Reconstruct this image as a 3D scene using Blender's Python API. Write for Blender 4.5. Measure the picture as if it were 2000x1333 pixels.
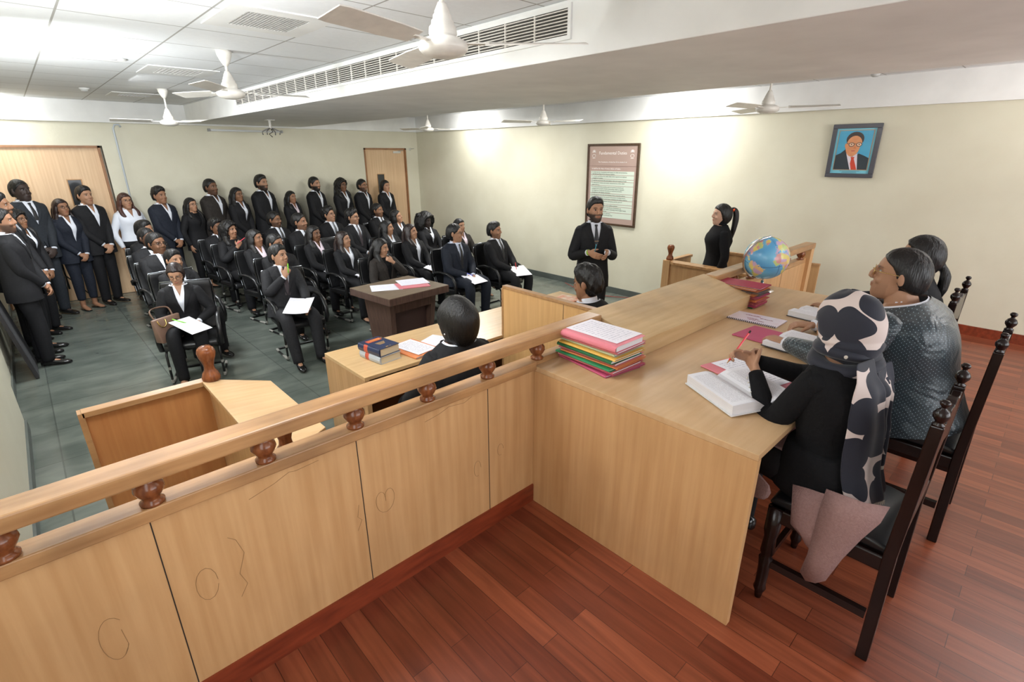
import bpy, bmesh, math, random
import numpy as np
from mathutils import Vector, Matrix
random.seed(7); np.random.seed(7)
PI = math.pi
for o in list(bpy.data.objects): bpy.data.objects.remove(o)
SC = bpy.context.scene
COL = SC.collection
# ---------------------------------------------------------------- camera
def make_camera():
    yaw, pitch, roll = 0.7557, 0.3546, -0.0015
    cy, sy, cp, sp = math.cos(yaw), math.sin(yaw), math.cos(pitch), math.sin(pitch)
    fwd = Vector((sy*cp, cy*cp, -sp)); right = Vector((cy, -sy, 0)); up = right.cross(fwd)
    cr, sr = math.cos(roll), math.sin(roll)
    r2 = right*cr + up*sr; u2 = up*cr - right*sr
    cam = bpy.data.cameras.new('camera'); co = bpy.data.objects.new('camera', cam); COL.objects.link(co)
    cam.sensor_width = 36; cam.lens = 987.44/2000*36; cam.clip_start = 0.05
    M = Matrix((r2, u2, -fwd)).transposed().to_4x4(); M.translation = (-1.5807, -1.525, 1.6975)
    co.matrix_world = M
    SC.camera = co
make_camera()
# ---------------------------------------------------------------- world, lights, exposure
W = bpy.data.worlds.new('world'); SC.world = W; W.use_nodes = True
W.node_tree.nodes['Background'].inputs[0].default_value = (0.86, 0.93, 1.0, 1)
W.node_tree.nodes['Background'].inputs[1].default_value = 0.9
def area(name, loc, target, size, power, col=(1, 1, 1), sy=None, spread=PI):
    l = bpy.data.lights.new(name, 'AREA'); l.shape = 'RECTANGLE'; l.size = size; l.size_y = sy or size
    l.energy = power; l.color = col; l.spread = spread
    o = bpy.data.objects.new(name, l); COL.objects.link(o); o.location = loc
    o.rotation_euler = (Vector(target)-Vector(loc)).to_track_quat('-Z', 'Y').to_euler()
    return o
# flash heads bounced off the ceiling, daylight from the open side behind the judges
area('flash_bounce_left', (-1.75, 0.9, 1.75), (-1.5, 1.6, 2.42), 0.5, 60, (0.93, 0.97, 1.0))
area('flash_bounce_right', (3.4, -2.6, 1.75), (3.4, -2.4, 2.42), 0.5, 52, (1, 0.97, 0.93))
area('rear_fill', (1.2, -4.4, 1.5), (1.5, 3, 0.4), 4.5, 84, (0.95, 0.97, 1.0), sy=1.6)  # unseen area fill added at the rear for ambient light
area('daylight_left', (-1.98, -0.9, 1.5), (3, 0.5, 0.2), 1.6, 20, (0.93, 0.97, 1.0), sy=1.2)
area('wall_washer_near', (4.35, 2.1, 2.3), (4.97, 2.0, 1.75), 0.30, 15, (1, 1, 0.98))
area('wall_washer_far', (4.35, 6.35, 2.3), (4.97, 6.3, 1.75), 0.30, 12, (1, 1, 0.98))
area('ceiling_wash_right', (3.7, 2.3, 2.38), (3.4, 2.4, 0), 0.9, 30, (1, 0.99, 0.96), sy=0.9)
area('ceiling_wash_right_far', (3.7, 5.0, 2.38), (3.5, 5.0, 0), 0.6, 52, (1, 0.99, 0.96), sy=0.6)
area('ceiling_wash_left', (-0.7, 5.2, 2.38), (-0.3, 5.2, 0), 0.6, 70, (0.95, 0.98, 1.0), sy=0.6)
area('ceiling_wash_left_near', (-0.75, 0.6, 2.38), (-0.75, 1.2, 0), 0.6, 24, (0.96, 0.98, 1.0), sy=0.6)
area('wall_washer_left', (-1.75, 7.7, 2.3), (-1.9, 8.42, 1.95), 0.25, 12, (0.95, 0.98, 1.0))
area('hall_bounce_fill', (-1.7, 3.2, 1.9), (-1.2, 4.2, 2.42), 0.4, 42, (0.93, 0.97, 1.0))  # upward fill added to brighten the hall and back wall
SC.view_settings.view_transform = 'Standard'; SC.view_settings.look = 'None'
SC.view_settings.gamma = 1; SC.view_settings.use_curve_mapping = False
SC.view_settings.exposure = 0.24
# ---------------------------------------------------------------- materials
def srgb(r, g, b):
    f = lambda c: (c/255/12.92) if c/255 <= .04045 else ((c/255+.055)/1.055)**2.4
    return (f(r), f(g), f(b), 1)
MATS = {}
def mat(name, col, rough=.6, metal=0, var=0, scale=8, stretch=(1, 1, 1), col2=None, bump=0, bscale=60, spec=.5, sheen=0, attr=None, emit=0):
    if name in MATS: return MATS[name]
    m = bpy.data.materials.new(name); MATS[name] = m; m.use_nodes = True
    nt = m.node_tree; b = nt.nodes['Principled BSDF']
    b.inputs['Base Color'].default_value = col; b.inputs['Roughness'].default_value = rough
    b.inputs['Metallic'].default_value = metal; b.inputs['Specular IOR Level'].default_value = spec
    if sheen: b.inputs['Sheen Weight'].default_value = sheen
    tc = nt.nodes.new('ShaderNodeTexCoord')
    if emit:
        b.inputs['Emission Color'].default_value = col; b.inputs['Emission Strength'].default_value = emit
    if attr:
        a = nt.nodes.new('ShaderNodeAttribute'); a.attribute_name = attr
        nt.links.new(a.outputs['Color'], b.inputs['Base Color'])
    elif var or col2:
        mp = nt.nodes.new('ShaderNodeMapping'); mp.inputs['Scale'].default_value = stretch
        n = nt.nodes.new('ShaderNodeTexNoise'); n.inputs['Scale'].default_value = scale; n.inputs['Detail'].default_value = 5
        r = nt.nodes.new('ShaderNodeValToRGB'); r.color_ramp.elements[0].position = .3; r.color_ramp.elements[1].position = .7
        c2 = col2 or tuple(c*(1-var) for c in col[:3])+(1,)
        r.color_ramp.elements[0].color = c2; r.color_ramp.elements[1].color = col
        nt.links.new(tc.outputs['Object'], mp.inputs[0]); nt.links.new(mp.outputs[0], n.inputs[0])
        nt.links.new(n.outputs[0], r.inputs[0]); nt.links.new(r.outputs[0], b.inputs['Base Color'])
    if bump:
        n2 = nt.nodes.new('ShaderNodeTexNoise'); n2.inputs['Scale'].default_value = bscale; mb_ = nt.nodes.new('ShaderNodeMapping'); mb_.inputs['Scale'].default_value = stretch
        bp = nt.nodes.new('ShaderNodeBump'); bp.inputs['Strength'].default_value = bump; bp.inputs['Distance'].default_value = .01
        nt.links.new(tc.outputs['Object'], mb_.inputs[0]); nt.links.new(mb_.outputs[0], n2.inputs[0]); nt.links.new(n2.outputs[0], bp.inputs['Height']); nt.links.new(bp.outputs[0], b.inputs['Normal'])
    return m
def brickmat(name, c1, c2, cm, bw, rh, mortar, rot=0, rough=.4, offset=.5, noise=None, nscale=(1, 1, 1), mixf=.5, bump=0, spec=.5, wetn=0):
    m = bpy.data.materials.new(name); MATS[name] = m; m.use_nodes = True
    nt = m.node_tree; b = nt.nodes['Principled BSDF']; b.inputs['Roughness'].default_value = rough; b.inputs['Specular IOR Level'].default_value = spec
    tc = nt.nodes.new('ShaderNodeTexCoord'); mp = nt.nodes.new('ShaderNodeMapping'); mp.inputs['Rotation'].default_value = (0, 0, rot)
    br = nt.nodes.new('ShaderNodeTexBrick'); br.offset = offset; br.inputs['Scale'].default_value = 1
    br.inputs['Color1'].default_value = c1; br.inputs['Color2'].default_value = c2; br.inputs['Mortar'].default_value = cm
    br.inputs['Brick Width'].default_value = bw; br.inputs['Row Height'].default_value = rh; br.inputs['Mortar Size'].default_value = mortar
    nt.links.new(tc.outputs['Object'], mp.inputs[0]); nt.links.new(mp.outputs[0], br.inputs[0])
    out = br.outputs[0]
    if noise:
        mp2 = nt.nodes.new('ShaderNodeMapping'); mp2.inputs['Scale'].default_value = nscale
        n = nt.nodes.new('ShaderNodeTexNoise'); n.inputs['Scale'].default_value = 1; n.inputs['Detail'].default_value = 7; n.inputs['Distortion'].default_value = .4
        r = nt.nodes.new('ShaderNodeValToRGB'); r.color_ramp.elements[0].position = .3; r.color_ramp.elements[1].position = .72
        r.color_ramp.elements[0].color = noise[0]; r.color_ramp.elements[1].color = noise[1]
        mx = nt.nodes.new('ShaderNodeMix'); mx.data_type = 'RGBA'; mx.blend_type = 'MULTIPLY'; mx.inputs[0].default_value = mixf
        nt.links.new(mp.outputs[0], mp2.inputs[0]); nt.links.new(mp2.outputs[0], n.inputs[0]); nt.links.new(n.outputs[0], r.inputs[0])
        nt.links.new(out, mx.inputs['A']); nt.links.new(r.outputs[0], mx.inputs['B']); out = mx.outputs['Result']
        if wetn:
            mr = nt.nodes.new('ShaderNodeMapRange'); mr.inputs[3].default_value = rough-wetn; mr.inputs[4].default_value = rough+wetn
            nt.links.new(n.outputs[0], mr.inputs[0]); nt.links.new(mr.outputs[0], b.inputs['Roughness'])
    nt.links.new(out, b.inputs['Base Color'])
    return m
def textmat(name, paper, ink, lines=90, cols=14, rough=.7):
    cols *= 4; ink = tuple(a*.45+b*.55 for a, b in zip(ink, paper))
    """paper printed with rows of words"""
    m = bpy.data.materials.new(name); MATS[name] = m; m.use_nodes = True
    nt = m.node_tree; b = nt.nodes['Principled BSDF']; b.inputs['Roughness'].default_value = rough
    tc = nt.nodes.new('ShaderNodeTexCoord')
    sp = nt.nodes.new('ShaderNodeSeparateXYZ'); nt.links.new(tc.outputs['Generated'], sp.inputs[0])
    def mth(op, a, bb=None):
        n = nt.nodes.new('ShaderNodeMath'); n.operation = op
        for i, x in enumerate((a, bb)):
            if x is None: continue
            if hasattr(x, 'links'): nt.links.new(x, n.inputs[i])
            else: n.inputs[i].default_value = x
        return n.outputs[0]
    ly = mth('MULTIPLY', sp.outputs[1], lines); row = mth('FRACT', ly); on = mth('LESS_THAN', row, .42)
    cm = nt.nodes.new('ShaderNodeCombineXYZ'); nt.links.new(mth('MULTIPLY', sp.outputs[0], cols), cm.inputs[0]); nt.links.new(mth('MULTIPLY', mth('FLOOR', ly), 3.7), cm.inputs[1])
    n = nt.nodes.new('ShaderNodeTexNoise'); n.inputs['Scale'].default_value = 1.5; n.inputs['Detail'].default_value = 2; nt.links.new(cm.outputs[0], n.inputs[0])
    w = mth('GREATER_THAN', n.outputs[0], .47)
    ax = mth('ABSOLUTE', mth('SUBTRACT', sp.outputs[0], .5)); inx = mth('LESS_THAN', ax, .40)
    ay = mth('ABSOLUTE', mth('SUBTRACT', sp.outputs[1], .5)); iny = mth('LESS_THAN', ay, .42)
    f = mth('MULTIPLY', mth('MULTIPLY', on, w), mth('MULTIPLY', inx, iny))
    mx = nt.nodes.new('ShaderNodeMix'); mx.data_type = 'RGBA'; nt.links.new(f, mx.inputs[0]); mx.inputs['A'].default_value = paper; mx.inputs['B'].default_value = ink
    nt.links.new(mx.outputs['Result'], b.inputs['Base Color'])
    return m
def woodmat(name, c1, c2, rough=.38, stretch=(14, 14, .9), scale=2.2, dirt=0, bump=0.0):
    m = mat(name, c1, rough=rough, col2=c2, scale=scale, stretch=stretch, spec=.4)
    if dirt:
        nt = m.node_tree; b = nt.nodes['Principled BSDF']; link = b.inputs['Base Color'].links[0]; src = link.from_socket
        tc = nt.nodes.new('ShaderNodeTexCoord'); n = nt.nodes.new('ShaderNodeTexNoise'); n.inputs['Scale'].default_value = 3.2; n.inputs['Detail'].default_value = 8
        r = nt.nodes.new('ShaderNodeValToRGB'); r.color_ramp.elements[0].position = .42; r.color_ramp.elements[1].position = .68
        r.color_ramp.elements[0].color = (1, 1, 1, 1); r.color_ramp.elements[1].color = (1-dirt, 1-dirt, 1-dirt*.9, 1)
        mx = nt.nodes.new('ShaderNodeMix'); mx.data_type = 'RGBA'; mx.blend_type = 'MULTIPLY'; mx.inputs[0].default_value = 1
        nt.links.new(tc.outputs['Object'], n.inputs[0]); nt.links.new(n.outputs[0], r.inputs[0]); nt.links.new(src, mx.inputs['A']); nt.links.new(r.outputs[0], mx.inputs['B'])
        nt.links.new(mx.outputs['Result'], b.inputs['Base Color'])
    return m
BEECH_V = woodmat('beech_laminate_upright', srgb(208, 166, 118), srgb(192, 148, 100), stretch=(16, 16, .8), dirt=.08)
BEECH_H = woodmat('beech_laminate_flat', srgb(212, 178, 136), srgb(200, 162, 118), rough=.3, stretch=(1.2, 14, 14), dirt=.14)
BEECH_EDGE = woodmat('beech_edge', srgb(184, 142, 98), srgb(164, 122, 82), stretch=(2, 14, 14))
RAILW = woodmat('worn_rail_wood', srgb(196, 152, 104), srgb(164, 120, 78), rough=.32, stretch=(1.4, 16, 16), dirt=.35)
TEAK = woodmat('turned_teak', srgb(142, 84, 48), srgb(96, 52, 30), rough=.18, stretch=(9, 9, 2), scale=6)
SEAM = mat('dark_seam', (.02, .014, .01, 1), .8)
WALLM = mat('cream_wall_paint', srgb(216, 212, 192), .5, col2=srgb(210, 205, 184), scale=2.5, bump=.12, bscale=25)
WHITEP = mat('white_ceiling_paint', srgb(236, 236, 234), .6, col2=srgb(224, 224, 222), scale=3, bump=.08, bscale=18)
def ceilmat():
    return brickmat('ceiling_tiles', srgb(236, 238, 240), srgb(232, 234, 236), srgb(168, 166, 162), .6, .6, .006, rough=.7, offset=0, noise=((.93, .93, .93, 1), (1, 1, 1, 1)), nscale=(30, 30, 30), mixf=.6)
REDW = brickmat('red_laminate_planks', srgb(148, 80, 54), srgb(112, 54, 36), srgb(78, 38, 26), .62, .082, .0012, rot=PI/2, rough=.30, offset=.37,
                noise=((.55, .5, .48, 1), (1.15, 1.15, 1.1, 1)), nscale=(2.2, 34, 10), mixf=.8, spec=.45)
KOTA = brickmat('kota_stone_tiles', srgb(108, 113, 106), srgb(96, 102, 96), srgb(84, 88, 84), .9, .6, .005, rough=.2, offset=.0,
                noise=((.62, .66, .66, 1), (1.22, 1.22, 1.2, 1)), nscale=(2.5, 5, 3), mixf=.9, spec=.5, wetn=.1)
STONE_DARK = mat('dark_stone_skirting', srgb(92, 98, 94), .35, var=.25, scale=6)
REDBASE = mat('red_wood_skirting', srgb(140, 62, 36), .35, col2=srgb(104, 42, 24), scale=3, stretch=(2, 12, 12))
DOORW = woodmat('door_veneer', srgb(226, 194, 156), srgb(212, 176, 138), rough=.45, stretch=(22, 22, .7))
BLACK_LEATHER = mat('black_leather', (.012, .012, .013, 1), .32, var=.3, scale=20, bump=.06, bscale=250, spec=.5)
CHROME = mat('chrome', (.75, .76, .78, 1), .18, 1)
BLACKMETAL = mat('black_metal_wrapped', (.03, .03, .03, 1), .3, .6)
PLASTICWRAP = mat('torn_plastic_wrap', srgb(170, 168, 160), .35, var=.5, scale=60)
DARKW = woodmat('dark_polished_wood', srgb(34, 19, 16), srgb(20, 11, 9), rough=.24, stretch=(10, 10, 1.5), scale=4)
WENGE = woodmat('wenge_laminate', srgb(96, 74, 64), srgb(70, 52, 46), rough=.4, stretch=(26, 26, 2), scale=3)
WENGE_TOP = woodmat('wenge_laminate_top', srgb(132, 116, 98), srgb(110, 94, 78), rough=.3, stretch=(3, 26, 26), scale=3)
PAPER = mat('white_paper', srgb(238, 238, 246), .7)
PAGEEDGE = mat('page_block', srgb(226, 214, 186), .7, var=.18, scale=3, stretch=(1, 1, 120))
PAGEWHITE = mat('page_block_white', srgb(225, 224, 228), .7, var=.12, scale=3, stretch=(1, 1, 120))
# ---------------------------------------------------------------- mesh builder
def unit(v):
    v = np.array(v, float); return v/ (np.linalg.norm(v)+1e-12)
class MB:
    def __init__(s): s.v = []; s.f = []
    def add(s, vs, fs):
        o = len(s.v); s.v += [tuple(map(float, p)) for p in vs]; s.f += [tuple(i+o for i in f) for f in fs]; return s
    def bb(s, lo, hi):
        x0, y0, z0 = lo; x1, y1, z1 = hi
        return s.add([(x0,y0,z0),(x1,y0,z0),(x1,y1,z0),(x0,y1,z0),(x0,y0,z1),(x1,y0,z1),(x1,y1,z1),(x0,y1,z1)],
                     [(0,3,2,1),(4,5,6,7),(0,1,5,4),(1,2,6,5),(2,3,7,6),(3,0,4,7)])
    def box(s, c, d, R=None):
        h = np.array(d)/2; vs = [np.array((a, b, e))*h for e in (-1, 1) for a, b in ((-1,-1),(1,-1),(1,1),(-1,1))]
        if R is not None: vs = [np.array(R) @ v for v in vs]
        return s.add([v+np.array(c) for v in vs], [(0,3,2,1),(4,5,6,7),(0,1,5,4),(1,2,6,5),(2,3,7,6),(3,0,4,7)])
    def prism(s, poly, axis, a, b):
        """polygon given in the two other axes, extruded along axis"""
        n = len(poly)
        def P(q, t):
            return {'x': (t, q[0], q[1]), 'y': (q[0], t, q[1]), 'z': (q[0], q[1], t)}[axis]
        vs = [P(q, a) for q in poly]+[P(q, b) for q in poly]
        return s.add(vs, [tuple(range(n))[::-1], tuple(range(n, 2*n))]+[(i, (i+1) % n, n+(i+1) % n, n+i) for i in range(n)])
    def lathe(s, prof, c=(0, 0, 0), n=20, R=None):
        vs = []
        for r, z in prof:
            for i in range(n):
                a = 2*PI*i/n; p = np.array((r*math.cos(a), r*math.sin(a), z))
                if R is not None: p = np.array(R) @ p
                vs.append(p+np.array(c))
        m = len(prof); fs = [(j*n+i, j*n+(i+1) % n, (j+1)*n+(i+1) % n, (j+1)*n+i) for j in range(m-1) for i in range(n)]
        fs += [tuple(range(n))[::-1], tuple(range((m-1)*n, m*n))]
        return s.add(vs, fs)
    def tube(s, pts, rad, n=10, side=None, closed=False, ex=2.0):
        pts = [np.array(p, float) for p in pts]; m = len(pts)
        if not isinstance(rad, (list, tuple)): rad = [rad]*m
        vs = []; prev = None
        for i, p in enumerate(pts):
            if closed: t = unit(pts[(i+1) % m]-pts[i-1])
            else: t = unit(pts[min(i+1, m-1)]-pts[max(i-1, 0)])
            if side is not None: ref = np.array(side, float)
            elif prev is not None: ref = prev
            else: ref = np.array((1., 0, 0)) if abs(t[0]) < .8 else np.array((0, 1., 0))
            u = ref-t*(ref@t)
            if np.linalg.norm(u) < 1e-4: u = np.cross(t, (0, 0, 1.)) if abs(t[2]) < .9 else np.cross(t, (0, 1., 0))
            u = unit(u); w = np.cross(t, u); prev = u
            r = rad[i]; a, b = r if isinstance(r, (tuple, list)) else (r, r)
            for k in range(n):
                th = 2*PI*k/n; c, sn = math.cos(th), math.sin(th)
                if ex != 2.0: c = math.copysign(abs(c)**(2/ex), c); sn = math.copysign(abs(sn)**(2/ex), sn)
                vs.append(p+u*a*c+w*b*sn)
        fs = [(j*n+i, j*n+(i+1) % n, ((j+1) % m)*n+(i+1) % n, ((j+1) % m)*n+i) for j in range(m if closed else m-1) for i in range(n)]
        if not closed: fs += [tuple(range(n))[::-1], tuple(range((m-1)*n, m*n))]
        return s.add(vs, fs)
    def ell(s, c, r, R=None, n=14, m=9):
        vs = [np.array((0, 0, r[2]))]
        for j in range(1, m):
            ph = PI*j/m
            for i in range(n):
                a = 2*PI*i/n; vs.append(np.array((r[0]*math.sin(ph)*math.cos(a), r[1]*math.sin(ph)*math.sin(a), r[2]*math.cos(ph))))
        vs.append(np.array((0, 0, -r[2])))
        if R is not None: vs = [np.array(R) @ v for v in vs]
        vs = [v+np.array(c) for v in vs]; L = len(vs)-1
        fs = [(0, 1+i, 1+(i+1) % n) for i in range(n)]
        fs += [(1+j*n+i, 1+(j+1)*n+i, 1+(j+1)*n+(i+1) % n, 1+j*n+(i+1) % n) for j in range(m-2) for i in range(n)]
        fs += [(L, 1+(m-2)*n+(i+1) % n, 1+(m-2)*n+i) for i in range(n)]
        return s.add(vs, fs)
    def sheet(s, c, ux, uy, w, h, t=.002, curl=0, nx=6):
        """thin paper of real thickness; ux, uy unit directions"""
        ux, uy = unit(ux), unit(uy); nz = np.cross(ux, uy); c = np.array(c, float); vs = []; k = nx+1
        for lay in (0, t):
            for i in range(k):
                a = (i/nx-.5); z = curl*(a*2)**2
                for b in (-.5, .5): vs.append(c+ux*w*a+uy*h*b+nz*(lay+z))
        fs = []
        for i in range(nx):
            a, b = 2*i, 2*i+2; o = 2*k
            fs += [(a, a+1, b+1, b), (o+a, o+b, o+b+1, o+a+1), (a, b, o+b, o+a), (a+1, o+a+1, o+b+1, b+1)]
        fs += [(0, 2*k, 2*k+1, 1), (2*k-2, 2*k-1, 4*k-1, 4*k-2)]
        return s.add(vs, fs)
def mesh_of(mb, name):
    me = bpy.data.meshes.new(name); me.from_pydata(mb.v, [], mb.f); me.update()
    bm = bmesh.new(); bm.from_mesh(me); bmesh.ops.recalc_face_normals(bm, faces=bm.faces); bm.to_mesh(me); bm.free()
    return me
def obj(name, mb, m, parent=None, smooth=False, bevel=0, world=True, auto=None):
    """one mesh object; coordinates are world ones unless world=False"""
    me = mesh_of(mb, name) if isinstance(mb, MB) else mb
    o = bpy.data.objects.new(name, me); COL.objects.link(o)
    if m is not None: me.materials.append(m)
    if smooth:
        me.polygons.foreach_set('use_smooth', [True]*len(me.polygons))
        if auto:
            me.set_sharp_from_angle(angle=auto)
    if bevel:
        b = o.modifiers.new('bevel', 'BEVEL'); b.width = bevel; b.segments = 2; b.limit_method = 'ANGLE'
    if parent is not None:
        if world: me.transform(root_matrix(parent).inverted())
        o.parent = parent
    return o
def root_matrix(o):
    M = Matrix.Translation(o.location) @ o.rotation_euler.to_matrix().to_4x4()
    return root_matrix(o.parent) @ M if o.parent else M
def tag(o, label, cat, group=None, kind=None):
    o['label'] = label
    o['category'] = cat
    if group: o['group'] = group
    if kind: o['kind'] = kind
    return o
def thing(name, label, cat, loc=(0, 0, 0), rz=0, group=None):
    o = bpy.data.objects.new(name, None); COL.objects.link(o); o.location = loc; o.rotation_euler = (0, 0, rz); o.empty_display_size = .05
    return tag(o, label, cat, group)
def struct(name, mb, m, parent=None, **k):
    o = obj(name, mb, m, parent, **k)
    if parent is None: o['kind'] = 'structure'
    return o
def dup(r, label=None, loc=None, rz=None):
    c = r.copy(); COL.objects.link(c)
    if loc is not None: c.location = loc
    if rz is not None: c.rotation_euler = (0, 0, rz)
    if label: c['label'] = label
    for ch in list(r.children):
        d = ch.copy(); COL.objects.link(d); d.parent = c
        for g in list(ch.children):
            e = g.copy(); COL.objects.link(e); e.parent = d
    return c
def text_mb(s, size, origin, ux, uy, depth=.001, font_shear=0, align='LEFT'):
    cu = bpy.data.curves.new('t', 'FONT'); cu.body = s; cu.size = size; cu.extrude = depth; cu.shear = font_shear; cu.align_x = align; cu.resolution_u = 2
    o = bpy.data.objects.new('t', cu); COL.objects.link(o)
    ux, uy = Vector(unit(ux)), Vector(unit(uy)); M = Matrix((ux, uy, ux.cross(uy))).transposed().to_4x4(); M.translation = origin
    dg = bpy.context.evaluated_depsgraph_get(); me = bpy.data.meshes.new_from_object(o.evaluated_get(dg)); me.transform(M)
    mb = MB(); mb.add([v.co for v in me.vertices], [tuple(p.vertices) for p in me.polygons])
    bpy.data.objects.remove(o); bpy.data.curves.remove(cu); bpy.data.meshes.remove(me)
    return mb
def join(*mbs):
    r = MB()
    for m in mbs: r.add(m.v, m.f)
    return r
# ---------------------------------------------------------------- room shell
HF = -.39          # hall floor
XL, XR, YB, ZC, ZB, ZS = -2.04, 4.975, 8.42, 2.42, 2.135, 2.158
YF = -4.6
struct('floor', MB().bb((XL-.2, -.02, HF-.1), (XR+.2, YB+.2, HF)), KOTA)
struct('trim_1', MB().bb((XL-.2, YF, -.04), (3.70, .055, 0)).bb((3.70, YF, -.04), (XR+.2, -.35, 0)), REDW)
struct('trim_2', MB().bb((XL-.2, .0, HF), (3.70, .055, -.04)).bb((3.68, -.35, HF), (3.70, .055, -.04)).bb((3.7, -.36, HF), (XR, -.34, -.04)), BEECH_V)
struct('trim_3', MB().bb((3.70, -.34, HF), (XR, -.06, HF+.26)).bb((3.70, -.06, HF), (XR, .22, HF+.13)), KOTA)
# portrait wall, back wall with two door openings, left wall
struct('wall_right', MB().bb((XR, YF, HF), (XR+.2, YB+.2, ZC+.1)), WALLM)
struct('wall_back', MB().bb((-.5, YB, HF), (3.70, YB+.2, ZC+.1)).bb((4.68, YB, HF), (XR+.2, YB+.2, ZC+.1))
       .bb((XL-.2, YB, 1.82), (-.5, YB+.2, ZC+.1)).bb((3.70, YB, 1.815), (4.68, YB+.2, ZC+.1)).bb((XL-.2, YB+.16, HF), (-.5, YB+.2, 1.82)).bb((3.7, YB+.16, HF), (4.68, YB+.2, 1.82)), WALLM)
struct('wall_left', MB().bb((XL-.2, YF, HF), (XL, YB+.2, ZC+.1)).bb((XL, .2, HF), (XL+.07, 3.75, 2.42)), WALLM)
struct('ceiling', MB().bb((XL-.2, YF, ZC), (XR+.2, YB+.2, ZC+.1)), ceilmat())
struct('trim_4', MB().bb((.65, YF, ZS), (2.45, YB, ZC-.001)), WHITEP, bevel=.004)       # lowered duct ceiling
struct('trim_5', MB().bb((XR-.05, YF, ZB), (XR, YB, ZC)).bb((2.45, YB-.06, ZB), (XR-.05, YB, ZC)).bb((XL, YB-.08, ZB), (.65, YB, ZC)), WHITEP)
struct('trim_6', MB().bb((.65, YB-.06, ZB), (2.45, YB, ZS)), WHITEP)
struct('baseboard_right', MB().bb((XR-.014, -.34, HF), (XR, YB, HF+.095)), STONE_DARK)
struct('baseboard_dais', MB().bb((XR-.016, YF, 0), (XR, -.35, .095)), REDBASE)
struct('baseboard_left', MB().bb((XL+.07, .2, HF), (XL+.085, 3.75, HF+.095)).bb((XL, 3.75, HF), (XL+.015, YB, HF+.095)), STONE_DARK)
struct('baseboard_back', MB().bb((-.5, YB-.014, HF), (3.70, YB, HF+.095)), STONE_DARK)
# window wall behind the judges
struct('wall_front', MB().bb((XL-.2, YF-.2, HF), (XR+.2, YF, .75)).bb((XL-.2, YF-.2, 2.15), (XR+.2, YF, ZC+.1)).bb((XL-.2, YF-.2, .75), (-1.5, YF, 2.15)).bb((4.4, YF-.2, .75), (XR+.2, YF, 2.15)), WALLM)
wf = MB()
for x in (-1.5, -.02, 1.45, 2.92, 4.34): wf.bb((x, YF-.12, .75), (x+.06, YF-.06, 2.15))
wf.bb((-1.5, YF-.12, .75), (4.4, YF-.06, .81)); wf.bb((-1.5, YF-.12, 2.09), (4.4, YF-.06, 2.15))
struct('added_window_1', wf, WHITEP)
# doors in the back wall
def door(nm, x0, x1, ztop, panel_x, closer):
    r = bpy.data.objects.new(nm, None); COL.objects.link(r); r.location = ((x0+x1)/2, YB, HF); r['kind'] = 'structure'
    obj('door_leaf', MB().bb((x0+.03, YB+.035, HF+.005), (x1-.03, YB+.075, ztop-.03)), DOORW, r)
    fr = MB().bb((x0, YB-.012, HF), (x0+.03, YB+.15, ztop)).bb((x1-.03, YB-.012, HF), (x1, YB+.15, ztop)).bb((x0, YB-.012, ztop-.03), (x1, YB+.15, ztop))
    obj('door_frame', fr, mat('door_frame_wood', srgb(160, 112, 74), .5, var=.3), r)
    px, pz0, pz1 = panel_x
    obj('vision_panel', MB().bb((px, YB+.03, pz0), (px+.15, YB+.034, pz1)), mat('dark_glass', srgb(52, 54, 56), .12), r)
    obj('panel_bead', MB().bb((px-.012, YB+.028, pz0-.012), (px, YB+.034, pz1+.012)).bb((px+.15, YB+.028, pz0-.012), (px+.162, YB+.034, pz1+.012)).bb((px, YB+.028, pz1), (px+.15, YB+.034, pz1+.012)), mat('bead_wood', srgb(176, 132, 84), .5), r)
    if closer:
        obj('door_closer', MB().bb((x1-.30, YB+.01, ztop-.10), (x1-.12, YB+.035, ztop-.06)).tube([(x1-.2, YB+.02, ztop-.06), (x1-.08, YB-.02, ztop-.045)], .006), CHROME, r)
    return r
door('door_1', XL+.002, -.53, 1.82, (-1.0, 1.0, 1.35), False)
door('door_2', 3.70, 4.68, 1.815, (3.98, .95, 1.30), True)
# ---------------------------------------------------------------- dais front rail with panels
def rail_section():
    r = thing('railing', 'long worn wooden handrail on turned balusters above a beech panelled parapet, beside the judges desk', 'railing', (0, .01, 0))
    obj('parapet', MB().bb((XL+.075, 0, .1), (3.62, .05, .745)), BEECH_V, r)
    obj('cap', MB().bb((XL+.075, -.018, .745), (0.0, .062, .787)).bb((0, .0, .745), (3.62, .062, .787)), RAILW, r, bevel=.004)
    obj('handrail', MB().bb((XL+.075, -.036, .873), (.459, .055, .921)), RAILW, r, bevel=.006)
    obj('handrail', MB().bb((1.721, -.036, .873), (3.70, .055, .921)), RAILW, r, bevel=.006)
    obj('end_post', MB().bb((3.62, -.03, 0), (3.70, .05, .873)), BEECH_V, r)
    obj('kick_strip', MB().bb((XL+.075, -.008, 0), (0, .055, .1)), REDBASE, r)
    for x in (-1.5297, -.9106, -.2906, 3.05): obj('panel_seam', MB().bb((x-.0015, -.0012, .1), (x+.0015, .001, .745)), SEAM, r)
    prof = [(.0, .787), (.030, .787), (.031, .795), (.023, .801), (.022, .808), (.030, .818), (.038, .834), (.036, .848), (.027, .860), (.024, .866), (.027, .874), (0, .875)]
    for i, x in enumerate([-1.81, -1.51, -1.207, -.9, -.592, -.28, .03, .335, 1.80, 2.10, 2.41, 2.75, 3.13, 3.49]):
        obj('baluster', MB().lathe(prof, (x, .012, 0)), TEAK, r, smooth=True)
    return r
RAIL = rail_section()
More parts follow.
